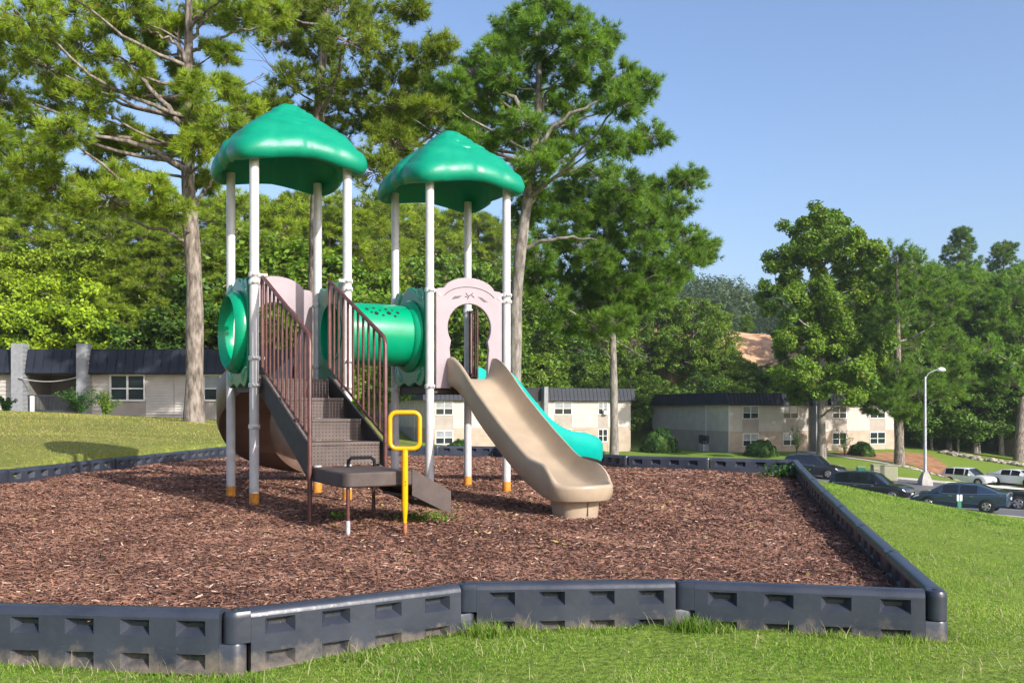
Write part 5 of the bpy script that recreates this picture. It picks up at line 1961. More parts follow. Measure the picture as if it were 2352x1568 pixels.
# bare red clay bank on the ridge behind the blocks
cl_x = np.linspace(10, 40, 60)
cl_y = np.linspace(112, 128, 40)
CXX, CYY = np.meshgrid(cl_x, cl_y)
cz = terrain(CXX, CYY) + 0.35 + 0.5 * np.sin(CXX * 0.9 + 0.6 * CYY) * np.sin(CYY * 0.7) * 0.6
keep = ((CXX - 25) / 14.5) ** 2 + ((CYY - 121) / 7.5) ** 2 < 1 + 0.15 * np.sin(CXX * 1.7)
cz = np.where(keep, cz, terrain(CXX, CYY) - 0.6)
nx_ = len(cl_x)
ii = np.arange((len(cl_y) - 1) * nx_).reshape(len(cl_y) - 1, nx_)[:, :-1].ravel()
cm = np_mesh('clay_bank', np.stack([CXX.ravel(), CYY.ravel(), cz.ravel()], -1), np.stack([ii, ii + 1, ii + 1 + nx_, ii + nx_], -1))
cm.shade_smooth()
tag(link_mesh('clay_bank', cm, M['clay']), kind='structure')


# ------------------------------------------------------------------ trees
def tz(x, y):
    return float(terrain(x, y))


def rand_dirs(n):
    d = rng.normal(0, 1, (n, 3))
    return d / np.linalg.norm(d, axis=1, keepdims=True)


def needle_mesh(name, P, D, n, length, width, spread=0.95):
    """bursts of needles at points P pointing along D"""
    m = len(P)
    p = np.repeat(P, n, 0)
    d = np.repeat(D, n, 0) + rand_dirs(m * n) * spread
    d /= np.linalg.norm(d, axis=1, keepdims=True)
    u, w = basis(d)
    a = rng.uniform(0, 2 * np.pi, m * n)[:, None]
    s = u * np.cos(a) + w * np.sin(a)
    L = length * rng.uniform(0.65, 1.15, m * n)[:, None]
    v = np.stack([p - s * width / 2, p + s * width / 2, p + d * L], 1).reshape(-1, 3)
    return v, np.arange(m * n * 3).reshape(-1, 3)


def leaf_quads(P, N, size):
    """leaf-sized diamonds at P facing N"""
    m = len(P)
    u, w = basis(N)
    a = rng.uniform(0, 2 * np.pi, m)[:, None]
    s = u * np.cos(a) + w * np.sin(a)
    t = np.cross(N, s)
    k = (size * rng.uniform(0.6, 1.3, m))[:, None]
    v = np.stack([P - s * k * 0.62, P + t * k * 0.34, P + s * k * 0.62, P - t * k * 0.34], 1).reshape(-1, 3)
    return v, np.arange(m * 4).reshape(-1, 4)


def add_tube(store, pts, rad, n):
    """fast tube into numpy lists"""
    pts = np.asarray(pts, float)
    k = len(pts)
    d = np.gradient(pts, axis=0)
    d /= np.linalg.norm(d, axis=1, keepdims=True) + 1e-9
    u, w = basis(d)
    # keep frames steady
    for i in range(1, k):
        pu = u[i - 1] - d[i] * (u[i - 1] @ d[i])
        l = np.linalg.norm(pu)
        if l > 1e-4:
            u[i] = pu / l
            w[i] = np.cross(d[i], u[i])
    t = np.arange(n) / n * 2 * np.pi
    r = np.asarray(rad, float)[:, None, None]
    v = pts[:, None, :] + r * (u[:, None, :] * np.cos(t)[None, :, None] + w[:, None, :] * np.sin(t)[None, :, None])
    base = store['n']
    idx = np.arange(k * n).reshape(k, n)
    f = np.stack([idx[:-1], np.roll(idx[:-1], -1, 1), np.roll(idx[1:], -1, 1), idx[1:]], -1).reshape(-1, 4) + base
    store['v'].append(v.reshape(-1, 3)); store['f'].append(f); store['n'] += k * n


def curve(a, b, c, n):
    t = np.linspace(0, 1, n)[:, None]
    return (1 - t) ** 2 * a + 2 * t * (1 - t) * b + t ** 2 * c


def store_mesh(name, st):
    me = np_mesh(name, np.concatenate(st['v']), np.concatenate(st['f']))
    me.shade_smooth()
    return me


def make_tree(trunk, pads, kind, twigs=16, tufts=4, needles=20, nlen=0.26, nwid=0.020, leaf=0.22, leaves=320, limb_r=0.07, sides=12, limbs=True, dead=(), boughs=()):
    """trunk: list of (x,y,z,r) in tree axes; pads: (x,y,z,rx,ry,rz).  Returns meshes (wood, crown)"""
    wood = {'v': [], 'f': [], 'n': 0}
    tr = np.array(trunk, float)
    # resample the trunk with slight wander
    t = np.linspace(0, 1, len(tr))
    tt = np.linspace(0, 1, 26)
    pts = np.stack([np.interp(tt, t, tr[:, k]) for k in range(4)], -1)
    pts[:, 0] += 0.05 * np.sin(tt * 11 + tr[0, 0]) * tt; pts[:, 1] += 0.05 * np.sin(tt * 9 + 2) * tt
    rad = pts[:, 3] * (1 + 0.06 * np.sin(tt * 37)) + 0.10 * pts[0, 3] * np.exp(-tt * 28)
    add_tube(wood, pts[:, :3], rad, sides)
    PP, DD = [], []
    LV, LN = [], []
    zt0, zt1 = pts[0, 2], pts[-1, 2]

    def on_trunk(z):
        z = min(max(z, zt0 + 0.15 * (zt1 - zt0)), zt1)
        i = np.searchsorted(pts[:, 2], z)
        i = min(max(i, 1), len(pts) - 1)
        q = (z - pts[i - 1, 2]) / (pts[i, 2] - pts[i - 1, 2] + 1e-9)
        return pts[i - 1] * (1 - q) + pts[i] * q
    for (x, y, z, rx, ry, rz) in pads:
        c = np.array([x, y, z])
        h = math.hypot(x - np.interp(z, pts[:, 2], pts[:, 0]), y - np.interp(z, pts[:, 2], pts[:, 1]))
        if limbs and (kind != 'pine' or rng.uniform() < 0.36):
            a4 = on_trunk(z - 0.30 * h - 0.2)
            a = a4[:3]
            mid = (a + c) / 2 + np.array([rng.normal(0, .12), rng.normal(0, .12), -0.10 * h + rng.normal(0, .15)])
            cu = curve(a, mid, c, 9)
            cu[1:-1] += rng.normal(0, 0.035, (7, 3)) * min(1, h)
            r0 = min(limb_r * (0.5 + 0.22 * h), a4[3] * 0.6)
            add_tube(wood, cu, np.linspace(r0, r0 * 0.28 + 0.006, 9), 6)
        if kind == 'pine':
            for k in range(twigs):
                q = rand_dirs(1)[0] * rng.uniform(0.45, 1.0) ** 0.6
                e = c + q * np.array([rx, ry, rz])
                s = c + (e - c) * rng.uniform(0.0, 0.3) - np.array([0, 0, 0.15 * rz])
                tw = curve(s, (s + e) / 2 + np.array([0, 0, -0.12 * rz]), e, 4)
                add_tube(wood, tw, np.linspace(0.016, 0.007, 4), 3)
                out = (e - s) / (np.linalg.norm(e - s) + 1e-6)
                for m in range(tufts):
                    f = 1 - 0.62 * m / max(1, tufts)
                    p = s + (e - s) * f + rng.normal(0, 0.05, 3)
                    PP.append(p)
                    DD.append(out * 0.55 + np.array([0, 0, 0.35]) + rng.normal(0, 0.25, 3))
        else:
            n = leaves
            q = rand_dirs(n)
            # clumps: points gather round a few sub-centres
            sub = rand_dirs(9) * 0.72
            qi = sub[rng.integers(0, 9, n)] + q * 0.42 * rng.uniform(0.3, 1.0, (n, 1))
            LV.append(c + qi * np.array([rx, ry, rz]))
            nn = qi * 0.5 + rand_dirs(n) * 0.7 + np.array([0, 0, 0.45])
            LN.append(nn / np.linalg.norm(nn, axis=1, keepdims=True))
            for k in range(3):
                e = c + sub[k] * np.array([rx, ry, rz])
                add_tube(wood, curve(c, (c + e) / 2 + np.array([0, 0, -.1]), e, 4), np.linspace(0.025, 0.008, 4), 4)
    for (bp_, r0_, r1_) in boughs:
        bp_ = np.array(bp_, float)
        tb_ = np.linspace(0, 1, len(bp_)); tn_ = np.linspace(0, 1, 14)
        bb_ = np.stack([np.interp(tn_, tb_, bp_[:, k]) for k in range(3)], -1)
        bb_[1:-1] += rng.normal(0, 0.04, (12, 3))
        add_tube(wood, bb_, np.linspace(r0_, r1_, 14), 8)
    for (p0, p1) in dead:
        p0, p1 = np.array(p0), np.array(p1)
        cu = curve(p0, (p0 + p1) / 2 + rng.normal(0, .2, 3), p1, 8)
        add_tube(wood, cu, np.linspace(0.035, 0.008, 8), 5)
        for k in range(10):
            s = cu[rng.integers(2, 8)]
            e = s + (p1 - p0) * 0.15 + rng.normal(0, .35, 3)
            add_tube(wood, curve(s, (s + e) / 2, e, 3), [0.012, 0.008, 0.004], 3)
    wm = store_mesh('trunk', wood)
    if kind == 'pine':
        P = np.array(PP); D = np.array(DD)
        D /= np.linalg.norm(D, axis=1, keepdims=True)
        v, f = needle_mesh('crown', P, D, needles, nlen, nwid)
    else:
        v, f = leaf_quads(np.concatenate(LV), np.concatenate(LN), leaf)
    return wm, np_mesh('crown', v, f)


def plant_tree(name, loc, meshes, wood_m, leaf_m, label, group=None, rz=0, scale=1.0, cat='tree'):
    root = empty(name, loc, rz, label, cat, group)
    if scale != 1.0:
        root.scale = (scale, scale, scale) if not hasattr(scale, '__len__') else scale
    a = link_mesh('trunk', meshes[0], wood_m, root)
    b = link_mesh('crown', meshes[1], leaf_m, root)
    return root


def pads_from_px(lst, base, Y, depth=1.3, s=1.0):
    """foliage masses read from the photograph (column, row, half width, half height in photo units) set round the trunk at depth Y"""
    out = []
    k = Y / F
    for i, (x, y, rx, rz) in enumerate(lst):
        dy = rng.normal(0, depth)
        p = PX(x, y, Y + dy)
        rr = rx * k * s
        out.append((p.x - base[0], p.y - base[1], p.z - base[2], rr, rr * rng.uniform(0.8, 1.1), rz * k * s * 1.15))
    return out


def trunk_from_px(lst, base, Y):
    out = []
    for (x, y, w) in lst:
        p = PX(x, y, Y)
        out.append((p.x - base[0], 0, p.z - base[2], w * Y / F / 2))
    return out


# --- the big pine by the long building
Y1 = 27.0
b1 = PX(445, 972, Y1); b1 = (b1.x, b1.y, tz(b1.x, b1.y) - 0.1)
pads1 = [(60, 40, 60, 30), (170, 30, 60, 30), (290, 20, 55, 26), (380, 50, 50, 24), (30, 130, 55, 32), (110, 150, 60, 30), (190, 110, 50, 28), (260, 70, 50, 26), (20, 225, 50, 30), (125, 225, 55, 30), (200, 235, 55, 30), (60, 290, 55, 26),
         (20, 350, 45, 30), (80, 385, 50, 28), (150, 305, 50, 22), (275, 300, 55, 24), (330, 200, 40, 24), (375, 60, 50, 30), (480, 30, 55, 28), (560, 40, 60, 30), (620, 30, 50, 26), (505, 120, 40, 26), (445, 205, 36, 26), (460, 280, 40, 28),
         (420, 160, 30, 22), (455, 335, 45, 26), (520, 290, 50, 28), (560, 250, 40, 24), (500, 335, 40, 22), (330, 330, 45, 18), (215, 420, 50, 22), (280, 400, 40, 18), (350, 430, 40, 18), (130, 430, 50, 24), (400, 480, 40, 18), (470, 420, 40, 22),
         (230, 190, 40, 24), (300, 140, 45, 26), (345, 100, 40, 24), (0, 70, 50, 30), (520, 200, 30, 18), (410, 250, 34, 22), (380, 340, 40, 20), (90, 90, 50, 28), (150, 190, 45, 24), (-30, 180, 50, 40), (-40, 300, 50, 40), (250, 455, 55, 22), (180, 470, 50, 22), (60, 455, 50, 24), (320, 480, 45, 20), (20, 420, 45, 26), (100, 330, 45, 24), (240, 345, 40, 18), (300, -40, 80, 30), (450, -50, 90, 34), (120, -40, 90, 30), (550, -50, 70, 30)]
trunk1 = [(446, 985, 46), (446, 900, 41), (447, 760, 38), (447, 640, 36), (440, 520, 34), (432, 400, 30), (434, 300, 26), (428, 180, 22), (431, 60, 18), (436, -60, 14), (440, -170, 6)]
def bough(px, dy, r0, r1, base, Y):
    n = len(px)
    out = []
    for i, (x, y) in enumerate(px):
        p = PX(x, y, Y + dy * i / (n - 1))
        out.append((p.x - base[0], p.y - base[1], p.z - base[2]))
    return (out, r0, r1)


bo1 = [bough([(438, 420), (395, 372), (330, 338), (260, 322), (180, 305)], -1.2, 0.11, 0.035, b1, Y1), bough([(432, 320), (398, 262), (352, 208), (300, 160), (250, 100)], -0.8, 0.10, 0.03, b1, Y1),
       bough([(430, 150), (412, 108), (370, 82), (310, 70)], -0.5, 0.07, 0.025, b1, Y1), bough([(434, 120), (480, 98), (540, 72), (600, 62)], -0.6, 0.06, 0.02, b1, Y1), bough([(436, 100), (470, 50), (500, 10), (530, -20)], 0.4, 0.06, 0.02, b1, Y1),
       bough([(440, 470), (390, 438), (320, 432), (230, 452)], -0.9, 0.07, 0.02, b1, Y1), bough([(446, 470), (470, 440), (495, 405), (520, 370)], -0.6, 0.06, 0.02, b1, Y1), bough([(442, 520), (410, 500), (385, 470)], -0.7, 0.05, 0.02, b1, Y1),
       bough([(425, 180), (405, 90), (415, 10)], 0.5, 0.07, 0.03, b1, Y1)]
t1 = make_tree(trunk_from_px(trunk1, b1, Y1), pads_from_px(pads1, b1, Y1, 1.5, 1.30), 'pine', twigs=38, tufts=5, needles=28, nlen=0.25, nwid=0.019, limb_r=0.045, sides=20, boughs=bo1,
               dead=[(( -0.3, 0, 5.9), (-2.6, -0.6, 6.5)), ((0.2, 0, 9.2), (1.9, 0.4, 10.3))])
plant_tree('pine_tree', b1, t1, M['bark_pine'], M['needles'], 'big pine with pale grey trunk standing in front of the long low building', 'tall pines')

# --- pine rising behind the first tower
Y2 = 33.0
b2 = PX(720, 975, Y2); b2 = (b2.x, b2.y, tz(b2.x, b2.y) - 0.1)
pads2 = [(640, 30, 55, 30), (700, 60, 60, 34), (780, 20, 60, 30), (850, 50, 60, 32), (800, 90, 60, 34), (870, 110, 55, 30), (730, 120, 50, 32), (650, 90, 50, 26), (670, 180, 50, 28), (760, 190, 50, 30), (830, 190, 55, 30), (910, 180, 50, 28),
         (970, 130, 45, 28), (1010, 110, 35, 26), (960, 200, 50, 26), (900, 240, 55, 26), (830, 265, 60, 26), (740, 260, 55, 28), (650, 260, 50, 26), (900, 300, 50, 26), (980, 250, 45, 22), (590, 300, 50, 28), (560, 350, 50, 28), (620, 240, 40, 22),
         (700, -40, 80, 30), (800, -50, 80, 30), (900, 330, 60, 34), (860, 390, 60, 34), (920, 380, 50, 30), (700, 20, 50, 28), (590, 20, 40, 22), (940, 20, 40, 16), (760, 330, 60, 30)]
trunk2 = [(722, 985, 34), (722, 700, 31), (726, 480, 28), (732, 300, 24), (735, 200, 21), (742, 100, 17), (748, 0, 12), (752, -110, 5)]
t2 = make_tree(trunk_from_px(trunk2, b2, Y2), pads_from_px(pads2, b2, Y2, 1.6, 1.30), 'pine', twigs=38, tufts=5, needles=27, nlen=0.28, nwid=0.022, limb_r=0.065, sides=14,
               dead=[((-0.1, 0, 10.6), (-2.8, -0.4, 11.4)), ((0.0, 0, 11.8), (-1.9, 0.2, 13.6))])
plant_tree('pine_tree', b2, t2, M['bark_pine'], M['needles'], 'tall pine rising directly behind the first tower roof', 'tall pines')

# --- broad pine behind the second tower
Y3 = 35.0
b3 = PX(1186, 985, Y3); b3 = (b3.x, b3.y, tz(b3.x, b3.y) - 0.1)
raw3 = [(1450, 50), (1360, 120), (1500, 130), (1640, 110), (1780, 170), (1740, 260), (1290, 250), (1420, 230), (1560, 220), (1680, 290), (1190, 330), (1330, 340), (1480, 320), (1620, 370), (1880, 350), (1800, 420), (1930, 450), (1100, 400), (1250, 420), (1400, 440),
        (1540, 450), (1660, 610), (1780, 650), (1900, 660), (2020, 620), (1300, 520), (1150, 560), (1420, 560), (1500, 640), (1960, 390), (1060, 450), (1000, 510), (930, 560), (880, 620), (820, 560), (760, 570), (960, 480), (860, 520), (1350, 200), (1550, 20), (1700, 200), (1230, 300), (1880, 470),
        (1580, 720), (1480, 760), (1200, 480), (1080, 520), (1440, 860), (1500, 940), (1420, 1000), (1130, 640), (1250, 620), (1640, 500), (1350, 650)]
pads3 = [((500 + x / 1.96) / 1.0204, (y / 1.96) / 1.0204, 42, 25) for x, y in raw3]
trunk3 = [(1184, 1000, 34), (1183, 860, 30), (1184, 700, 28), (1198, 560, 26), (1212, 470, 24), (1225, 340, 20), (1235, 240, 16), (1238, 120, 11), (1225, 10, 4)]
bo3 = [bough([(1225, 330), (1180, 215), (1120, 212), (1060, 245), (1000, 300), (930, 350), (850, 385)], -1.0, 0.10, 0.03, b3, Y3), bough([(1222, 360), (1275, 285), (1340, 245), (1400, 222), (1450, 235)], -0.8, 0.09, 0.025, b3, Y3),
       bough([(1200, 570), (1250, 552), (1310, 545), (1370, 552)], -1.0, 0.09, 0.03, b3, Y3), bough([(1228, 300), (1265, 190), (1290, 120)], 0.5, 0.06, 0.02, b3, Y3), bough([(1210, 480), (1290, 370), (1380, 330), (1480, 320)], 0.6, 0.07, 0.02, b3, Y3)]
t3 = make_tree(trunk_from_px(trunk3, b3, Y3), pads_from_px(pads3, b3, Y3, 1.5, 1.30), 'pine', twigs=36, tufts=5, needles=27, nlen=0.29, nwid=0.023, limb_r=0.045, sides=14, boughs=bo3)
plant_tree('pine_tree', b3, t3, M['bark_grey'], M['needles_deep'], 'broad pine with bare lower trunk behind the second tower', 'tall pines')

# --- spreading pine with a thin trunk right of the slide
Y4 = 48.0
b4 = PX(1409, 1045, Y4); b4 = (b4.x, b4.y, tz(b4.x, b4.y) - 0.1)
raw4 = [(1650, 830), (1780, 800), (1880, 850), (1980, 880), (2090, 860), (2180, 830), (1700, 920), (1850, 940), (2000, 950), (2120, 950), (1620, 1000), (1760, 1060), (1900, 1080), (2050, 1060), (2170, 1100), (2230, 1170), (1560, 1080), (1620, 1180), (1750, 1190), (1900, 1210), (2050, 1200),
        (2150, 1210), (1560, 900), (1500, 1180), (1600, 1280), (1720, 1300), (1850, 1310), (1980, 1300), (2080, 1290), (1480, 1280), (1550, 1370), (1680, 1400), (1800, 1400), (1930, 1390), (2030, 1370), (1620, 1480), (1740, 1500), (1860, 1480), (1700, 980), (1960, 1010), (1820, 1130), (1980, 1140), (1690, 1120),
        (1860, 900), (2060, 1000), (1780, 980), (1900, 1320), (1770, 1250), (2240, 1120)]
pads4 = [((500 + x / 1.96) / 1.0204, (y / 1.96) / 1.0204, 42, 24) for x, y in raw4]
trunk4 = [(1411, 1060, 21), (1410, 940, 18.5), (1408, 800, 16.5), (1402, 660, 14), (1392, 540, 11), (1385, 430, 7), (1380, 370, 3)]
t4 = make_tree(trunk_from_px(trunk4, b4, Y4), pads_from_px(pads4, b4, Y4, 2.0, 1.30), 'pine', twigs=38, tufts=5, needles=25, nlen=0.38, nwid=0.030, limb_r=0.07, sides=12,
               dead=[((0, 0, 5.0), (-0.9, -0.2, 6.0)), ((0, 0, 6.2), (1.7, 0.2, 5.2))])
plant_tree('pine_tree', b4, t4, M['bark_grey'], M['needles_deep'], 'spreading pine with a thin bare trunk right of the tan slide', 'tall pines')

# --- trees in front of the right-hand block
Y5 = 84.0
b5 = PX(1886, 1050, Y5); b5 = (b5.x, b5.y, tz(b5.x, b5.y) - 0.1)
pads5 = [(1880, 500, 42, 26), (1830, 530, 42, 28), (1920, 525, 38, 26), (1800, 580, 42, 30), (1870, 570, 45, 30), (1940, 580, 42, 30), (1985, 560, 32, 24), (1780, 640, 36, 28), (1845, 640, 45, 32), (1910, 640, 45, 32), (1975, 630, 40, 30), (1800, 700, 42, 30), (1870, 710, 45, 30),
         (1940, 700, 45, 32), (2000, 680, 36, 30), (1765, 690, 26, 20), (1830, 770, 45, 28), (1960, 770, 48, 30), (1900, 780, 40, 28), (1790, 790, 36, 26), (1820, 850, 46, 26), (1880, 870, 46, 24), (1950, 850, 46, 28), (2010, 800, 40, 30), (1840, 890, 40, 18), (1930, 905, 46, 20), (1990, 880, 44, 24)]
trunk5 = [(1887, 1060, 21), (1886, 940, 18), (1888, 800, 14), (1886, 700, 11), (1880, 600, 8), (1876, 510, 3)]
t5 = make_tree(trunk_from_px(trunk5, b5, Y5), pads_from_px(pads5 + [(x + 14, y + 18, a, b) for x, y, a, b in pads5[::2]], b5, Y5, 2.4, 1.20), 'leaf', leaf=0.25, leaves=2700, limb_r=0.06)
plant_tree('tall_tree', b5, t5, M['bark_grey'], M['leaves_mid'], 'tallest green tree in front of the cream block behind the cars', 'trees by the right block')
Y6 = 83.0
b6 = PX(2064, 1062, Y6); b6 = (b6.x, b6.y, tz(b6.x, b6.y) - 0.1)
pads6 = [(2060, 585, 40, 26), (2020, 620, 40, 28), (2100, 610, 42, 28), (2040, 670, 45, 30), (2110, 670, 45, 30), (2160, 640, 36, 26), (2010, 720, 42, 30), (2070, 730, 48, 30), (2140, 720, 46, 30), (2180, 690, 34, 28), (2030, 790, 46, 30), (2100, 790, 48, 30), (2160, 780, 44, 30), (2000, 850, 42, 26),
         (2060, 850, 48, 28), (2130, 850, 46, 28), (2180, 840, 36, 26), (1990, 900, 36, 20), (2050, 905, 46, 22), (2110, 900, 44, 22), (2160, 890, 36, 20), (2010, 935, 34, 14), (2075, 940, 34, 14)]
trunk6 = [(2066, 1075, 23), (2064, 960, 20), (2062, 820, 15), (2060, 700, 10), (2060, 590, 3)]
t6 = make_tree(trunk_from_px(trunk6, b6, Y6), pads_from_px(pads6 + [(x + 16, y + 14, a, b) for x, y, a, b in pads6[::2]], b6, Y6, 2.4, 1.25), 'pine', twigs=26, tufts=5, needles=18, nlen=0.52, nwid=0.052, limb_r=0.06)
plant_tree('pine_tree', b6, t6, M['bark_pine'], M['needles_deep'], 'dense pine with thick brown trunk at the end of the cream block', 'trees by the right block')
Y7 = 96.0
b7 = PX(2338, 1085, Y7); b7 = (b7.x, b7.y, tz(b7.x, b7.y) - 0.1)
pads7 = [(2330, 690, 45, 30), (2370, 720, 45, 30), (2300, 740, 40, 28), (2340, 770, 45, 30), (2310, 820, 40, 28), (2370, 830, 45, 30), (2330, 880, 40, 24), (2290, 870, 30, 20), (2390, 640, 45, 30), (2345, 640, 36, 26), (2270, 800, 30, 24)]
trunk7 = [(2336, 1100, 26), (2342, 1000, 22), (2352, 880, 17), (2356, 760, 12), (2360, 640, 4)]
t7 = make_tree(trunk_from_px(trunk7, b7, Y7), pads_from_px(pads7, b7, Y7, 2.0, 1.25), 'pine', twigs=26, tufts=5, needles=14, nlen=0.5, nwid=0.065, limb_r=0.06)
plant_tree('pine_tree', b7, t7, M['bark_pine'], M['needles_deep'], 'leaning pine trunk at the right picture edge behind the white cars', 'trees by the right block')


# --- background wood: a few grown trees, copied with their trunk and crown
def proto_leaf(h, w, n_pads, leaves, leaf, seed):
    r = np.random.default_rng(seed)
    pads = []
    for i in range(n_pads):
        q = i / n_pads
        z = h * (0.24 + 0.72 * q)
        prof = math.sin(math.pi * min(1, (z / h - 0.12) / 0.92)) ** 0.7
        rad = w * prof * r.uniform(0.35, 0.95)
        a = i * 2.4 + r.uniform(-.4, .4)
        s = w * r.uniform(0.30, 0.46)
        pads.append((rad * math.cos(a), rad * math.sin(a), z, s, s, s * 0.72))
    return make_tree([(0, 0, -0.5, h * 0.016), (0.1, 0, h * .4, h * 0.012), (0, .1, h * 0.95, h * 0.003)], pads, 'leaf', leaf=leaf, leaves=leaves, limb_r=0.06, sides=8)


def proto_pine(h, w, n_pads, seed, nlen, nwid, twigs=14, tufts=4, needles=13, base=0.35):
    r = np.random.default_rng(seed)
    pads = []
    for i in range(n_pads):
        q = i / n_pads
        z = h * (base + (0.97 - base) * q)
        rad = w * (1 - 0.75 * q) * r.uniform(0.3, 1.0) * (0.6 + 0.4 * math.sin(min(1, q * 3) * math.pi / 2))
        a = i * 2.4 + r.uniform(-.5, .5)
        s = w * r.uniform(0.26, 0.38) * (1 - 0.35 * q)
        pads.append((rad * math.cos(a), rad * math.sin(a), z, s, s, s * 0.55))
    return make_tree([(0, 0, -0.5, h * 0.015), (0.1, 0, h * .5, h * 0.011), (0, .1, h * 0.99, h * 0.002)], pads, 'pine', twigs=twigs, tufts=tufts, needles=needles, nlen=nlen, nwid=nwid, limb_r=0.06, sides=8)


LA = proto_leaf(12, 4.4, 34, 620, 0.23, 11)
LB = proto_leaf(14, 4.6, 36, 600, 0.27, 12)
LC = proto_leaf(9, 4.2, 26, 560, 0.25, 13)
PA = proto_pine(15, 4.2, 44, 21, 0.40, 0.034, twigs=18, needles=17)
PB = proto_pine(19, 4.4, 50, 22, 0.46, 0.040, twigs=18, needles=17, base=0.42)
PROTO = {'LA': (LA, 12, 'leaf'), 'LB': (LB, 14, 'leaf'), 'LC': (LC, 9, 'leaf'), 'PA': (PA, 15, 'pine'), 'PB': (PB, 19, 'pine')}
made = {}


def wood_tree(key, x, ytop, Y, label, group, leafm, wide=1.0):
    """a background tree whose top shows at photo row ytop"""
    me, h0, kind = PROTO[key]
    top = PX(x, ytop, Y)
    zg = tz(top.x, Y)
    h = max(3.0, top.z - zg)
    s = h / h0
    root = empty('pine_tree' if kind == 'pine' else 'broadleaf_tree', (top.x, Y, zg - 0.1), rng.uniform(0, 6.28), label, 'tree', group)
    root.scale = (s * wide, s * wide, s)
    ck = (key, leafm)
    if ck not in made:
        cm = me[1].copy()
        cm.materials.append(M[leafm])
        wm = me[0].copy()
        wm.materials.append(M['bark_grey'])
        made[ck] = (wm, cm)
    wm, cm = made[ck]
    link_mesh('trunk', wm, None, root)
    link_mesh('crown', cm, None, root)
    PLACED.append((label, x, root))
    return root


PLACED = []
G1 = 'bright trees behind the long building'
for (k, x, yt, Y) in (('LA', 15, 610, 60), ('LA', 95, 560, 61), ('LA', 190, 535, 62), ('LB', 265, 560, 60), ('LC', 60, 660, 58.5), ('LC', 150, 640, 58.5), ('LC', 235, 650, 58.5), ('LA', -60, 560, 60)):
    wood_tree(k, x, yt, Y, 'bright green broadleaf tree above the roof of the long low building', G1, 'leaves_bright', 1.05)
G2 = 'pines behind the long building'
for (k, x, yt, Y) in (('PA', 20, 425, 64), ('PA', 100, 450, 62), ('PA', 190, 440, 64), ('PA', 280, 450, 62), ('PB', 340, 470, 59), ('PA', 395, 480, 60), ('PB', 500, 430, 62), ('PA', 300, 560, 59), ('PA', -50, 420, 64), ('PA', 440, 520, 58), ('PA', 240, 520, 66)):
    wood_tree(k, x, yt, Y, 'yellow green pine in the dense wood behind the long low building', G2, 'needles', 1.3)
for (k, x, yt, Y) in (('LC', 345, 690, 58.5), ('LC', 410, 690, 58.5), ('LC', 480, 670, 59), ('LC', 520, 640, 57.5)):
    wood_tree(k, x, yt, Y, 'low dark green tree above the roof of the long low building', G2, 'leaves_dark', 1.15)
G3 = 'trees behind the towers'
for (k, x, yt, Y) in (('PA', 560, 430, 66), ('PA', 640, 440, 64), ('PB', 700, 430, 68), ('PA', 760, 450, 64), ('PA', 830, 430, 66), ('LC', 600, 560, 61), ('LC', 690, 580, 61), ('LC', 790, 590, 62), ('LA', 560, 640, 60), ('LA', 720, 660, 62), ('LA', 820, 640, 66), ('PA', 600, 520, 62), ('LC', 650, 700, 60), ('LC', 750, 700, 60)):
    wood_tree(k, x, yt, Y, 'green tree in the thicket seen between the posts of the two towers', G3, 'needles' if k[0] == 'P' else 'leaves_mid', 1.2)
for (k, x, yt, Y) in (('PB', 900, 440, 104), ('PB', 960, 450, 108), ('PB', 1030, 460, 104), ('PB', 1100, 480, 108), ('PA', 1160, 500, 106), ('LB', 880, 560, 102), ('LB', 950, 600, 101), ('LB', 1020, 580, 101), ('LB', 1090, 600, 100), ('LB', 1150, 600, 101), ('LA', 910, 700, 99.5), ('LA', 990, 720, 99.5), ('LA', 1060, 730, 99.5), ('LA', 1130, 740, 99.5), ('PA', 860, 470, 100), ('LA', 860, 680, 98)):
    wood_tree(k, x, yt, Y, 'green tree standing behind the cream block and the second tower', G3, 'needles' if k[0] == 'P' else 'leaves_mid', 1.15)
G4 = 'trees behind the cream blocks'
for (k, x, yt, Y) in (('LA', 1190, 700, 100), ('LB', 1250, 700, 104), ('LA', 1310, 740, 108), ('LB', 1380, 720, 110), ('LA', 1450, 690, 112), ('LB', 1530, 690, 114), ('LB', 1590, 680, 112), ('LB', 1640, 715, 114), ('LC', 1500, 860, 106), ('LC', 1620, 860, 106),
                      ('LC', 1360, 840, 104), ('LC', 1270, 850, 103), ('LB', 1480, 730, 120), ('LA', 1240, 790, 101), ('LC', 1690, 880, 104), ('LC', 1775, 890, 105), ('LC', 1420, 870, 103), ('LA', 1800, 770, 128), ('LA', 1715, 800, 132), ('LC', 1705, 825, 111), ('LC', 1770, 835, 112), ('LC', 1735, 850, 109), ('LC', 1672, 800, 113), ('LC', 1815, 820, 114)):
    wood_tree(k, x, yt, Y, 'green broadleaf tree on the slope behind the two cream apartment blocks', G4, 'leaves_mid' if rng.uniform() < 0.7 else 'leaves_dark', 1.1)
G5 = 'wood right of the cream block'
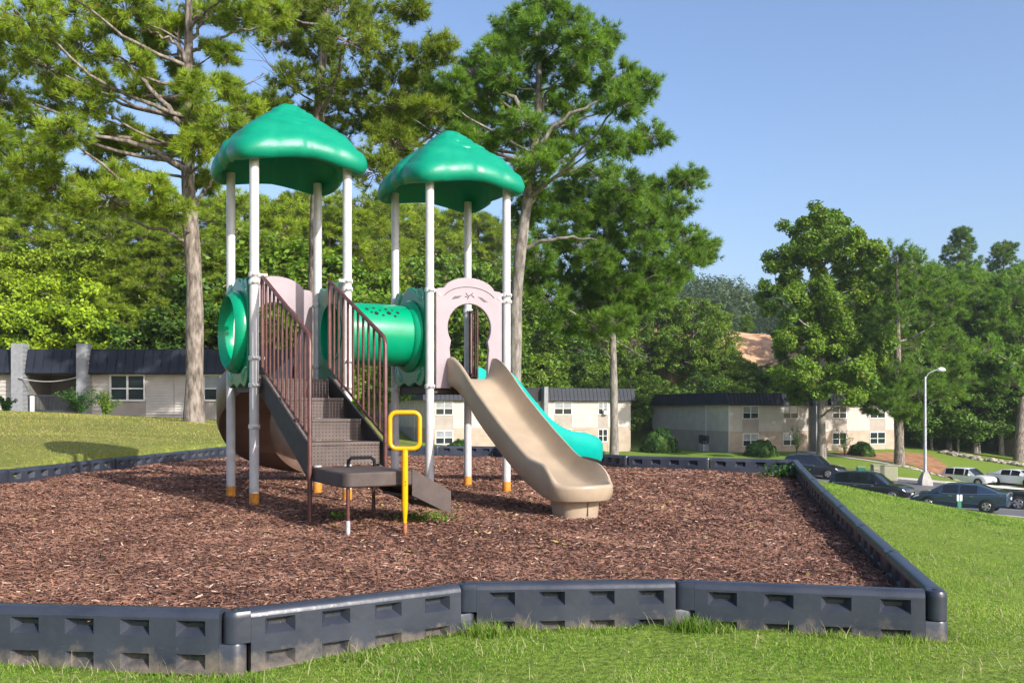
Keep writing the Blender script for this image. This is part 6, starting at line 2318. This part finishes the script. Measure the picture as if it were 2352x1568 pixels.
for (k, x, yt, Y) in (('PA', 1960, 600, 112), ('PB', 2010, 570, 118), ('LB', 2100, 600, 116), ('PB', 2120, 640, 104), ('PA', 2150, 620, 106), ('PA', 2210, 600, 108), ('PB', 2260, 610, 110), ('PA', 2310, 620, 106), ('PB', 2350, 600, 112), ('LB', 2180, 700, 103), ('LB', 2240, 730, 101), ('LB', 2290, 700, 104), ('LC', 2140, 830, 100),
                      ('LC', 2200, 860, 99.5), ('LC', 2250, 850, 100), ('LC', 2290, 830, 103), ('LB', 2390, 640, 106), ('PB', 2060, 590, 112), ('LC', 2330, 800, 104), ('LB', 2360, 720, 108), ('LA', 2120, 760, 101), ('PA', 1940, 640, 103), ('LB', 1990, 680, 102), ('PA', 2030, 620, 104), ('LB', 2070, 660, 105), ('PA', 2180, 640, 101), ('PA', 2240, 650, 100), ('PA', 2300, 660, 100), ('LB', 2340, 690, 101)):
    wood_tree(k, x, yt, Y, 'dark green tree in the wood between the cream block and the right picture edge', G5, 'needles_deep' if k[0] == 'P' else 'leaves_dark', 1.15)
for (x, yt, Y, lab_) in ((2208, 515, 135, 'lone umbrella shaped pine crown above the wood, left of its twin'), (2305, 545, 138, 'umbrella shaped pine crown above the wood near the right edge')):
    wood_tree('PB', x, yt, Y, lab_, 'pines above the wood', 'leaves_dark', 1.0)

ORD = ['first', 'second', 'third', 'fourth', 'fifth', 'sixth', 'seventh', 'eighth', 'ninth', 'tenth', 'eleventh', 'twelfth', 'thirteenth', 'fourteenth', 'fifteenth', 'sixteenth', 'seventeenth', 'eighteenth', 'nineteenth', 'twentieth']
by = {}
for lb, x, ro in PLACED:
    kd = 'pine' if ro.name.startswith('pine') else 'broadleaf tree'
    by.setdefault((lb, kd), []).append((x, ro))
SHORT = {'bright': 'bright green {k} above the long low roof, {o} from the left', 'yellow': 'yellow green {k} rising behind the long low building, {o} from the left', 'low dark': 'low dark {k} just above the long low roof, {o} from the left',
         'green tree in': 'green {k} seen between the first tower posts, {o} from the left', 'green tree standing': 'green {k} behind the second tower and cream block, {o} from the left',
         'green broadleaf': 'green {k} on the slope behind the cream blocks, {o} from the left', 'dark green': 'dark green {k} in the wood by the right edge, {o} from the left'}
for (lb, kd), lst in by.items():
    pat = [v for k, v in SHORT.items() if lb.startswith(k)]
    if not pat or len(lst) < 2:
        continue
    lst.sort(key=lambda q: q[0])
    for i, (x, ro) in enumerate(lst):
        o_ = ORD[i] if i < len(ORD) else 'twenty-' + ORD[i - 20]
        ro['label'] = pat[0].format(k=kd, o=o_)

# distant wooded hill: one mass
hx, hy = [], []
fx = rng.uniform(20, 190, 900); fy = rng.uniform(230, 400, 900)
fz = terrain(fx, fy)
allv, allf = [], []
cnt = 0
for i in range(len(fx)):
    n = 170
    q = rand_dirs(n)
    r = rng.uniform(3.0, 4.8)
    hgt = rng.uniform(12, 18)
    c = np.array([fx[i], fy[i], fz[i] + hgt - r])
    P = c + q * np.array([r, r, r * 1.25]) * rng.uniform(0.6, 1.0, (n, 1))
    P[: n // 3, 2] -= rng.uniform(0, hgt * 0.7, n // 3)
    nn = q + np.array([0, 0, 0.3]); nn /= np.linalg.norm(nn, axis=1, keepdims=True)
    v, f = leaf_quads(P, nn, 0.85)
    allv.append(v); allf.append(f + cnt); cnt += len(v)
fo = link_mesh('distant_forest', np_mesh('distant_forest', np.concatenate(allv), np.concatenate(allf)), M['leaves_far'])
tag(fo, 'hazy wooded hill on the skyline beyond the cream blocks', 'forest', kind='stuff')


# --- clipped bushes, shrubs, weeds
def bush_mesh(r, h, n, leaf, rough=0.12, tall=False):
    d = rand_dirs(n)
    d[:, 2] = np.abs(d[:, 2]) * (1 if not tall else 1) - 0.25
    ns = np.array([1 + rough * mnoise.noise(Vector(q * 2.3)) * 2 for q in d])
    P = d * np.array([r, r, h]) * (ns * rng.uniform(0.86, 1.0, n))[:, None]
    P[:, 2] += h * 0.25
    N = d * 0.8 + rand_dirs(n) * 0.6
    N /= np.linalg.norm(N, axis=1, keepdims=True)
    v, f = leaf_quads(P, N, leaf)
    return np_mesh('foliage', v, f)


def bush(x, ybot, Y, wpx, hpx, label, m='shrub_leaves', name='clipped_bush', core=True, n=2600):
    p = PX(x, ybot, Y)
    k = Y / F
    r, h = wpx * k / 2, hpx * k
    z = tz(p.x, Y)
    root = empty(name, (p.x, Y, z), 0, label, 'bush', 'bushes by the buildings')
    link_mesh('foliage', bush_mesh(r, h * 0.8, n, max(0.05, r * 0.11)), M[m], root)
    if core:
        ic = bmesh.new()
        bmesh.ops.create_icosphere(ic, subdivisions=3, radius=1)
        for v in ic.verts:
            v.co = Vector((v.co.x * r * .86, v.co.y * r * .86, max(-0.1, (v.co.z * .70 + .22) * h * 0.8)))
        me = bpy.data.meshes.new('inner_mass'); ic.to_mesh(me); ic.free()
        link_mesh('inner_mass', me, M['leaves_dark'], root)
    return root


bush(1515, 1030, 91.0, 84, 70, 'large round clipped bush at the shaded gable of the cream block')
bush(1748, 1048, 86.0, 74, 46, 'round clipped bush under the windows of the cream block behind the cars')
bush(1978, 1046, 90.0, 60, 42, 'small clipped bush on the pine straw bed')
bush(1357, 1040, 80.0, 66, 48, 'clipped bush right of the slide in front of the cream block')
bush(1055, 1040, 80.0, 66, 48, 'clipped bush seen through the tower legs before the cream block')


def sprig_bush(x, ybot, Y, wpx, hpx, label, n=16, m='shrub_leaves'):
    p = PX(x, ybot, Y)
    k = Y / F
    w, h = wpx * k / 2, hpx * k
    root = empty('loose_shrub', (p.x, Y, tz(p.x, Y) - 0.05), 0, label, 'shrub', 'bushes by the buildings')
    st = {'v': [], 'f': [], 'n': 0}
    PPs, NN = [], []
    for i in range(n):
        a = rng.uniform(0, 6.28)
        rr = w * rng.uniform(0.2, 1.0)
        e = np.array([rr * math.cos(a), rr * math.sin(a), h * rng.uniform(0.55, 1.0)])
        c = curve(np.zeros(3), np.array([e[0] * .3, e[1] * .3, e[2] * .7]), e, 7)
        add_tube(st, c, np.linspace(0.02, 0.006, 7), 4)
        for q in range(2, 7):
            for _ in range(16):
                PPs.append(c[q] + rng.normal(0, 0.11 * max(.4, h / 2), 3)); NN.append(rand_dirs(1)[0] + np.array([0, 0, .4]))
    PPs = np.array(PPs); NN = np.array(NN); NN /= np.linalg.norm(NN, axis=1, keepdims=True)
    link_mesh('stems', store_mesh('stems', st), M['twig'], root)
    v, f = leaf_quads(PPs, NN, 0.085 * max(1, k * 30))
    link_mesh('foliage', np_mesh('foliage', v, f), M[m], root)
    return root


sprig_bush(182, 968, 40.0, 110, 66, 'loose dark green shrub under the second white pier', 20)
sprig_bush(245, 966, 41.0, 70, 64, 'airy grey green shrub left of the four pane window', 12, 'leaves_mid')
sprig_bush(14, 955, 40.0, 60, 40, 'low shrub at the left picture edge by the first pier', 12)
sprig_bush(1830, 1050, 88.0, 34, 66, 'thin upright shrub left of the breezeway of the cream block', 8, 'leaves_mid')
sprig_bush(1940, 1050, 88.0, 40, 60, 'leggy small tree right of the breezeway of the cream block', 8, 'leaves_mid')
sprig_bush(1290, 1045, 78.0, 60, 90, 'young leafy tree beside the wall behind the teal slide', 10, 'leaves_mid')

# weeds at the foot of the transfer step, and a few stray sprouts
wp = PX(975, 1192, 7.75)
wr_ = empty('weed_clump', (wp.x, wp.y, float(mulch_z(wp.x, wp.y))), 0, 'bright green weeds growing under the lower transfer step', 'weeds')
n = 380
P = np.stack([rng.normal(0, 0.115, n), rng.normal(0, 0.09, n), np.abs(rng.normal(0.03, 0.03, n))], -1)
N_ = rand_dirs(n) * 0.7 + np.array([0, -0.2, 0.8]); N_ /= np.linalg.norm(N_, axis=1, keepdims=True)
v, f = leaf_quads(P, N_, 0.024)
link_mesh('leaves', np_mesh('leaves', v, f), M['weed_leaves'], wr_)
wp = PX(775, 1190, 7.8)
ws = empty('weed_sprout', (wp.x, wp.y, float(mulch_z(wp.x, wp.y))), 0, 'tiny green sprout beside the platform leg', 'weeds')
n = 40
P = np.stack([rng.normal(0, 0.035, n), rng.normal(0, 0.03, n), np.abs(rng.normal(0.03, 0.02, n))], -1)
N_ = rand_dirs(n) * 0.7 + np.array([0, -0.2, 0.8]); N_ /= np.linalg.norm(N_, axis=1, keepdims=True)
v, f = leaf_quads(P, N_, 0.03)
link_mesh('leaves', np_mesh('leaves', v, f), M['weed_leaves'], ws)
wp = PX(1795, 1088, 12.9)
wc = empty('weed_clump', (wp.x, wp.y, float(mulch_z(wp.x, wp.y))), 0, 'leafy weeds in the far corner of the mulch bed', 'weeds')
n = 260
P = np.stack([rng.normal(0, 0.12, n), rng.normal(0, 0.12, n), np.abs(rng.normal(0.07, 0.06, n))], -1)
N_ = rand_dirs(n) * 0.8 + np.array([0, -0.2, 0.6]); N_ /= np.linalg.norm(N_, axis=1, keepdims=True)
v, f = leaf_quads(P, N_, 0.05)
link_mesh('leaves', np_mesh('leaves', v, f), M['shrub_leaves'], wc)

# ------------------------------------------------------------------ summer haze: one closed box of even, thin air round everything
hz = MB()
hz.box(-530, 530, -90, 830, -14, 62)
hm = bpy.data.materials.new('haze')
hm.use_nodes = True
hm.node_tree.nodes.clear()
ho_ = hm.node_tree.nodes.new('ShaderNodeOutputMaterial')
pv = hm.node_tree.nodes.new('ShaderNodeVolumePrincipled')
pv.inputs['Color'].default_value = (0.80, 0.88, 1.0, 1)
pv.inputs['Density'].default_value = 0.00022
pv.inputs['Anisotropy'].default_value = 0.2
hm.node_tree.links.new(pv.outputs[0], ho_.inputs['Volume'])
haze = hz.build('haze', hm)
tag(haze, 'thin bluish summer haze in the air over the whole place', 'haze', kind='stuff')
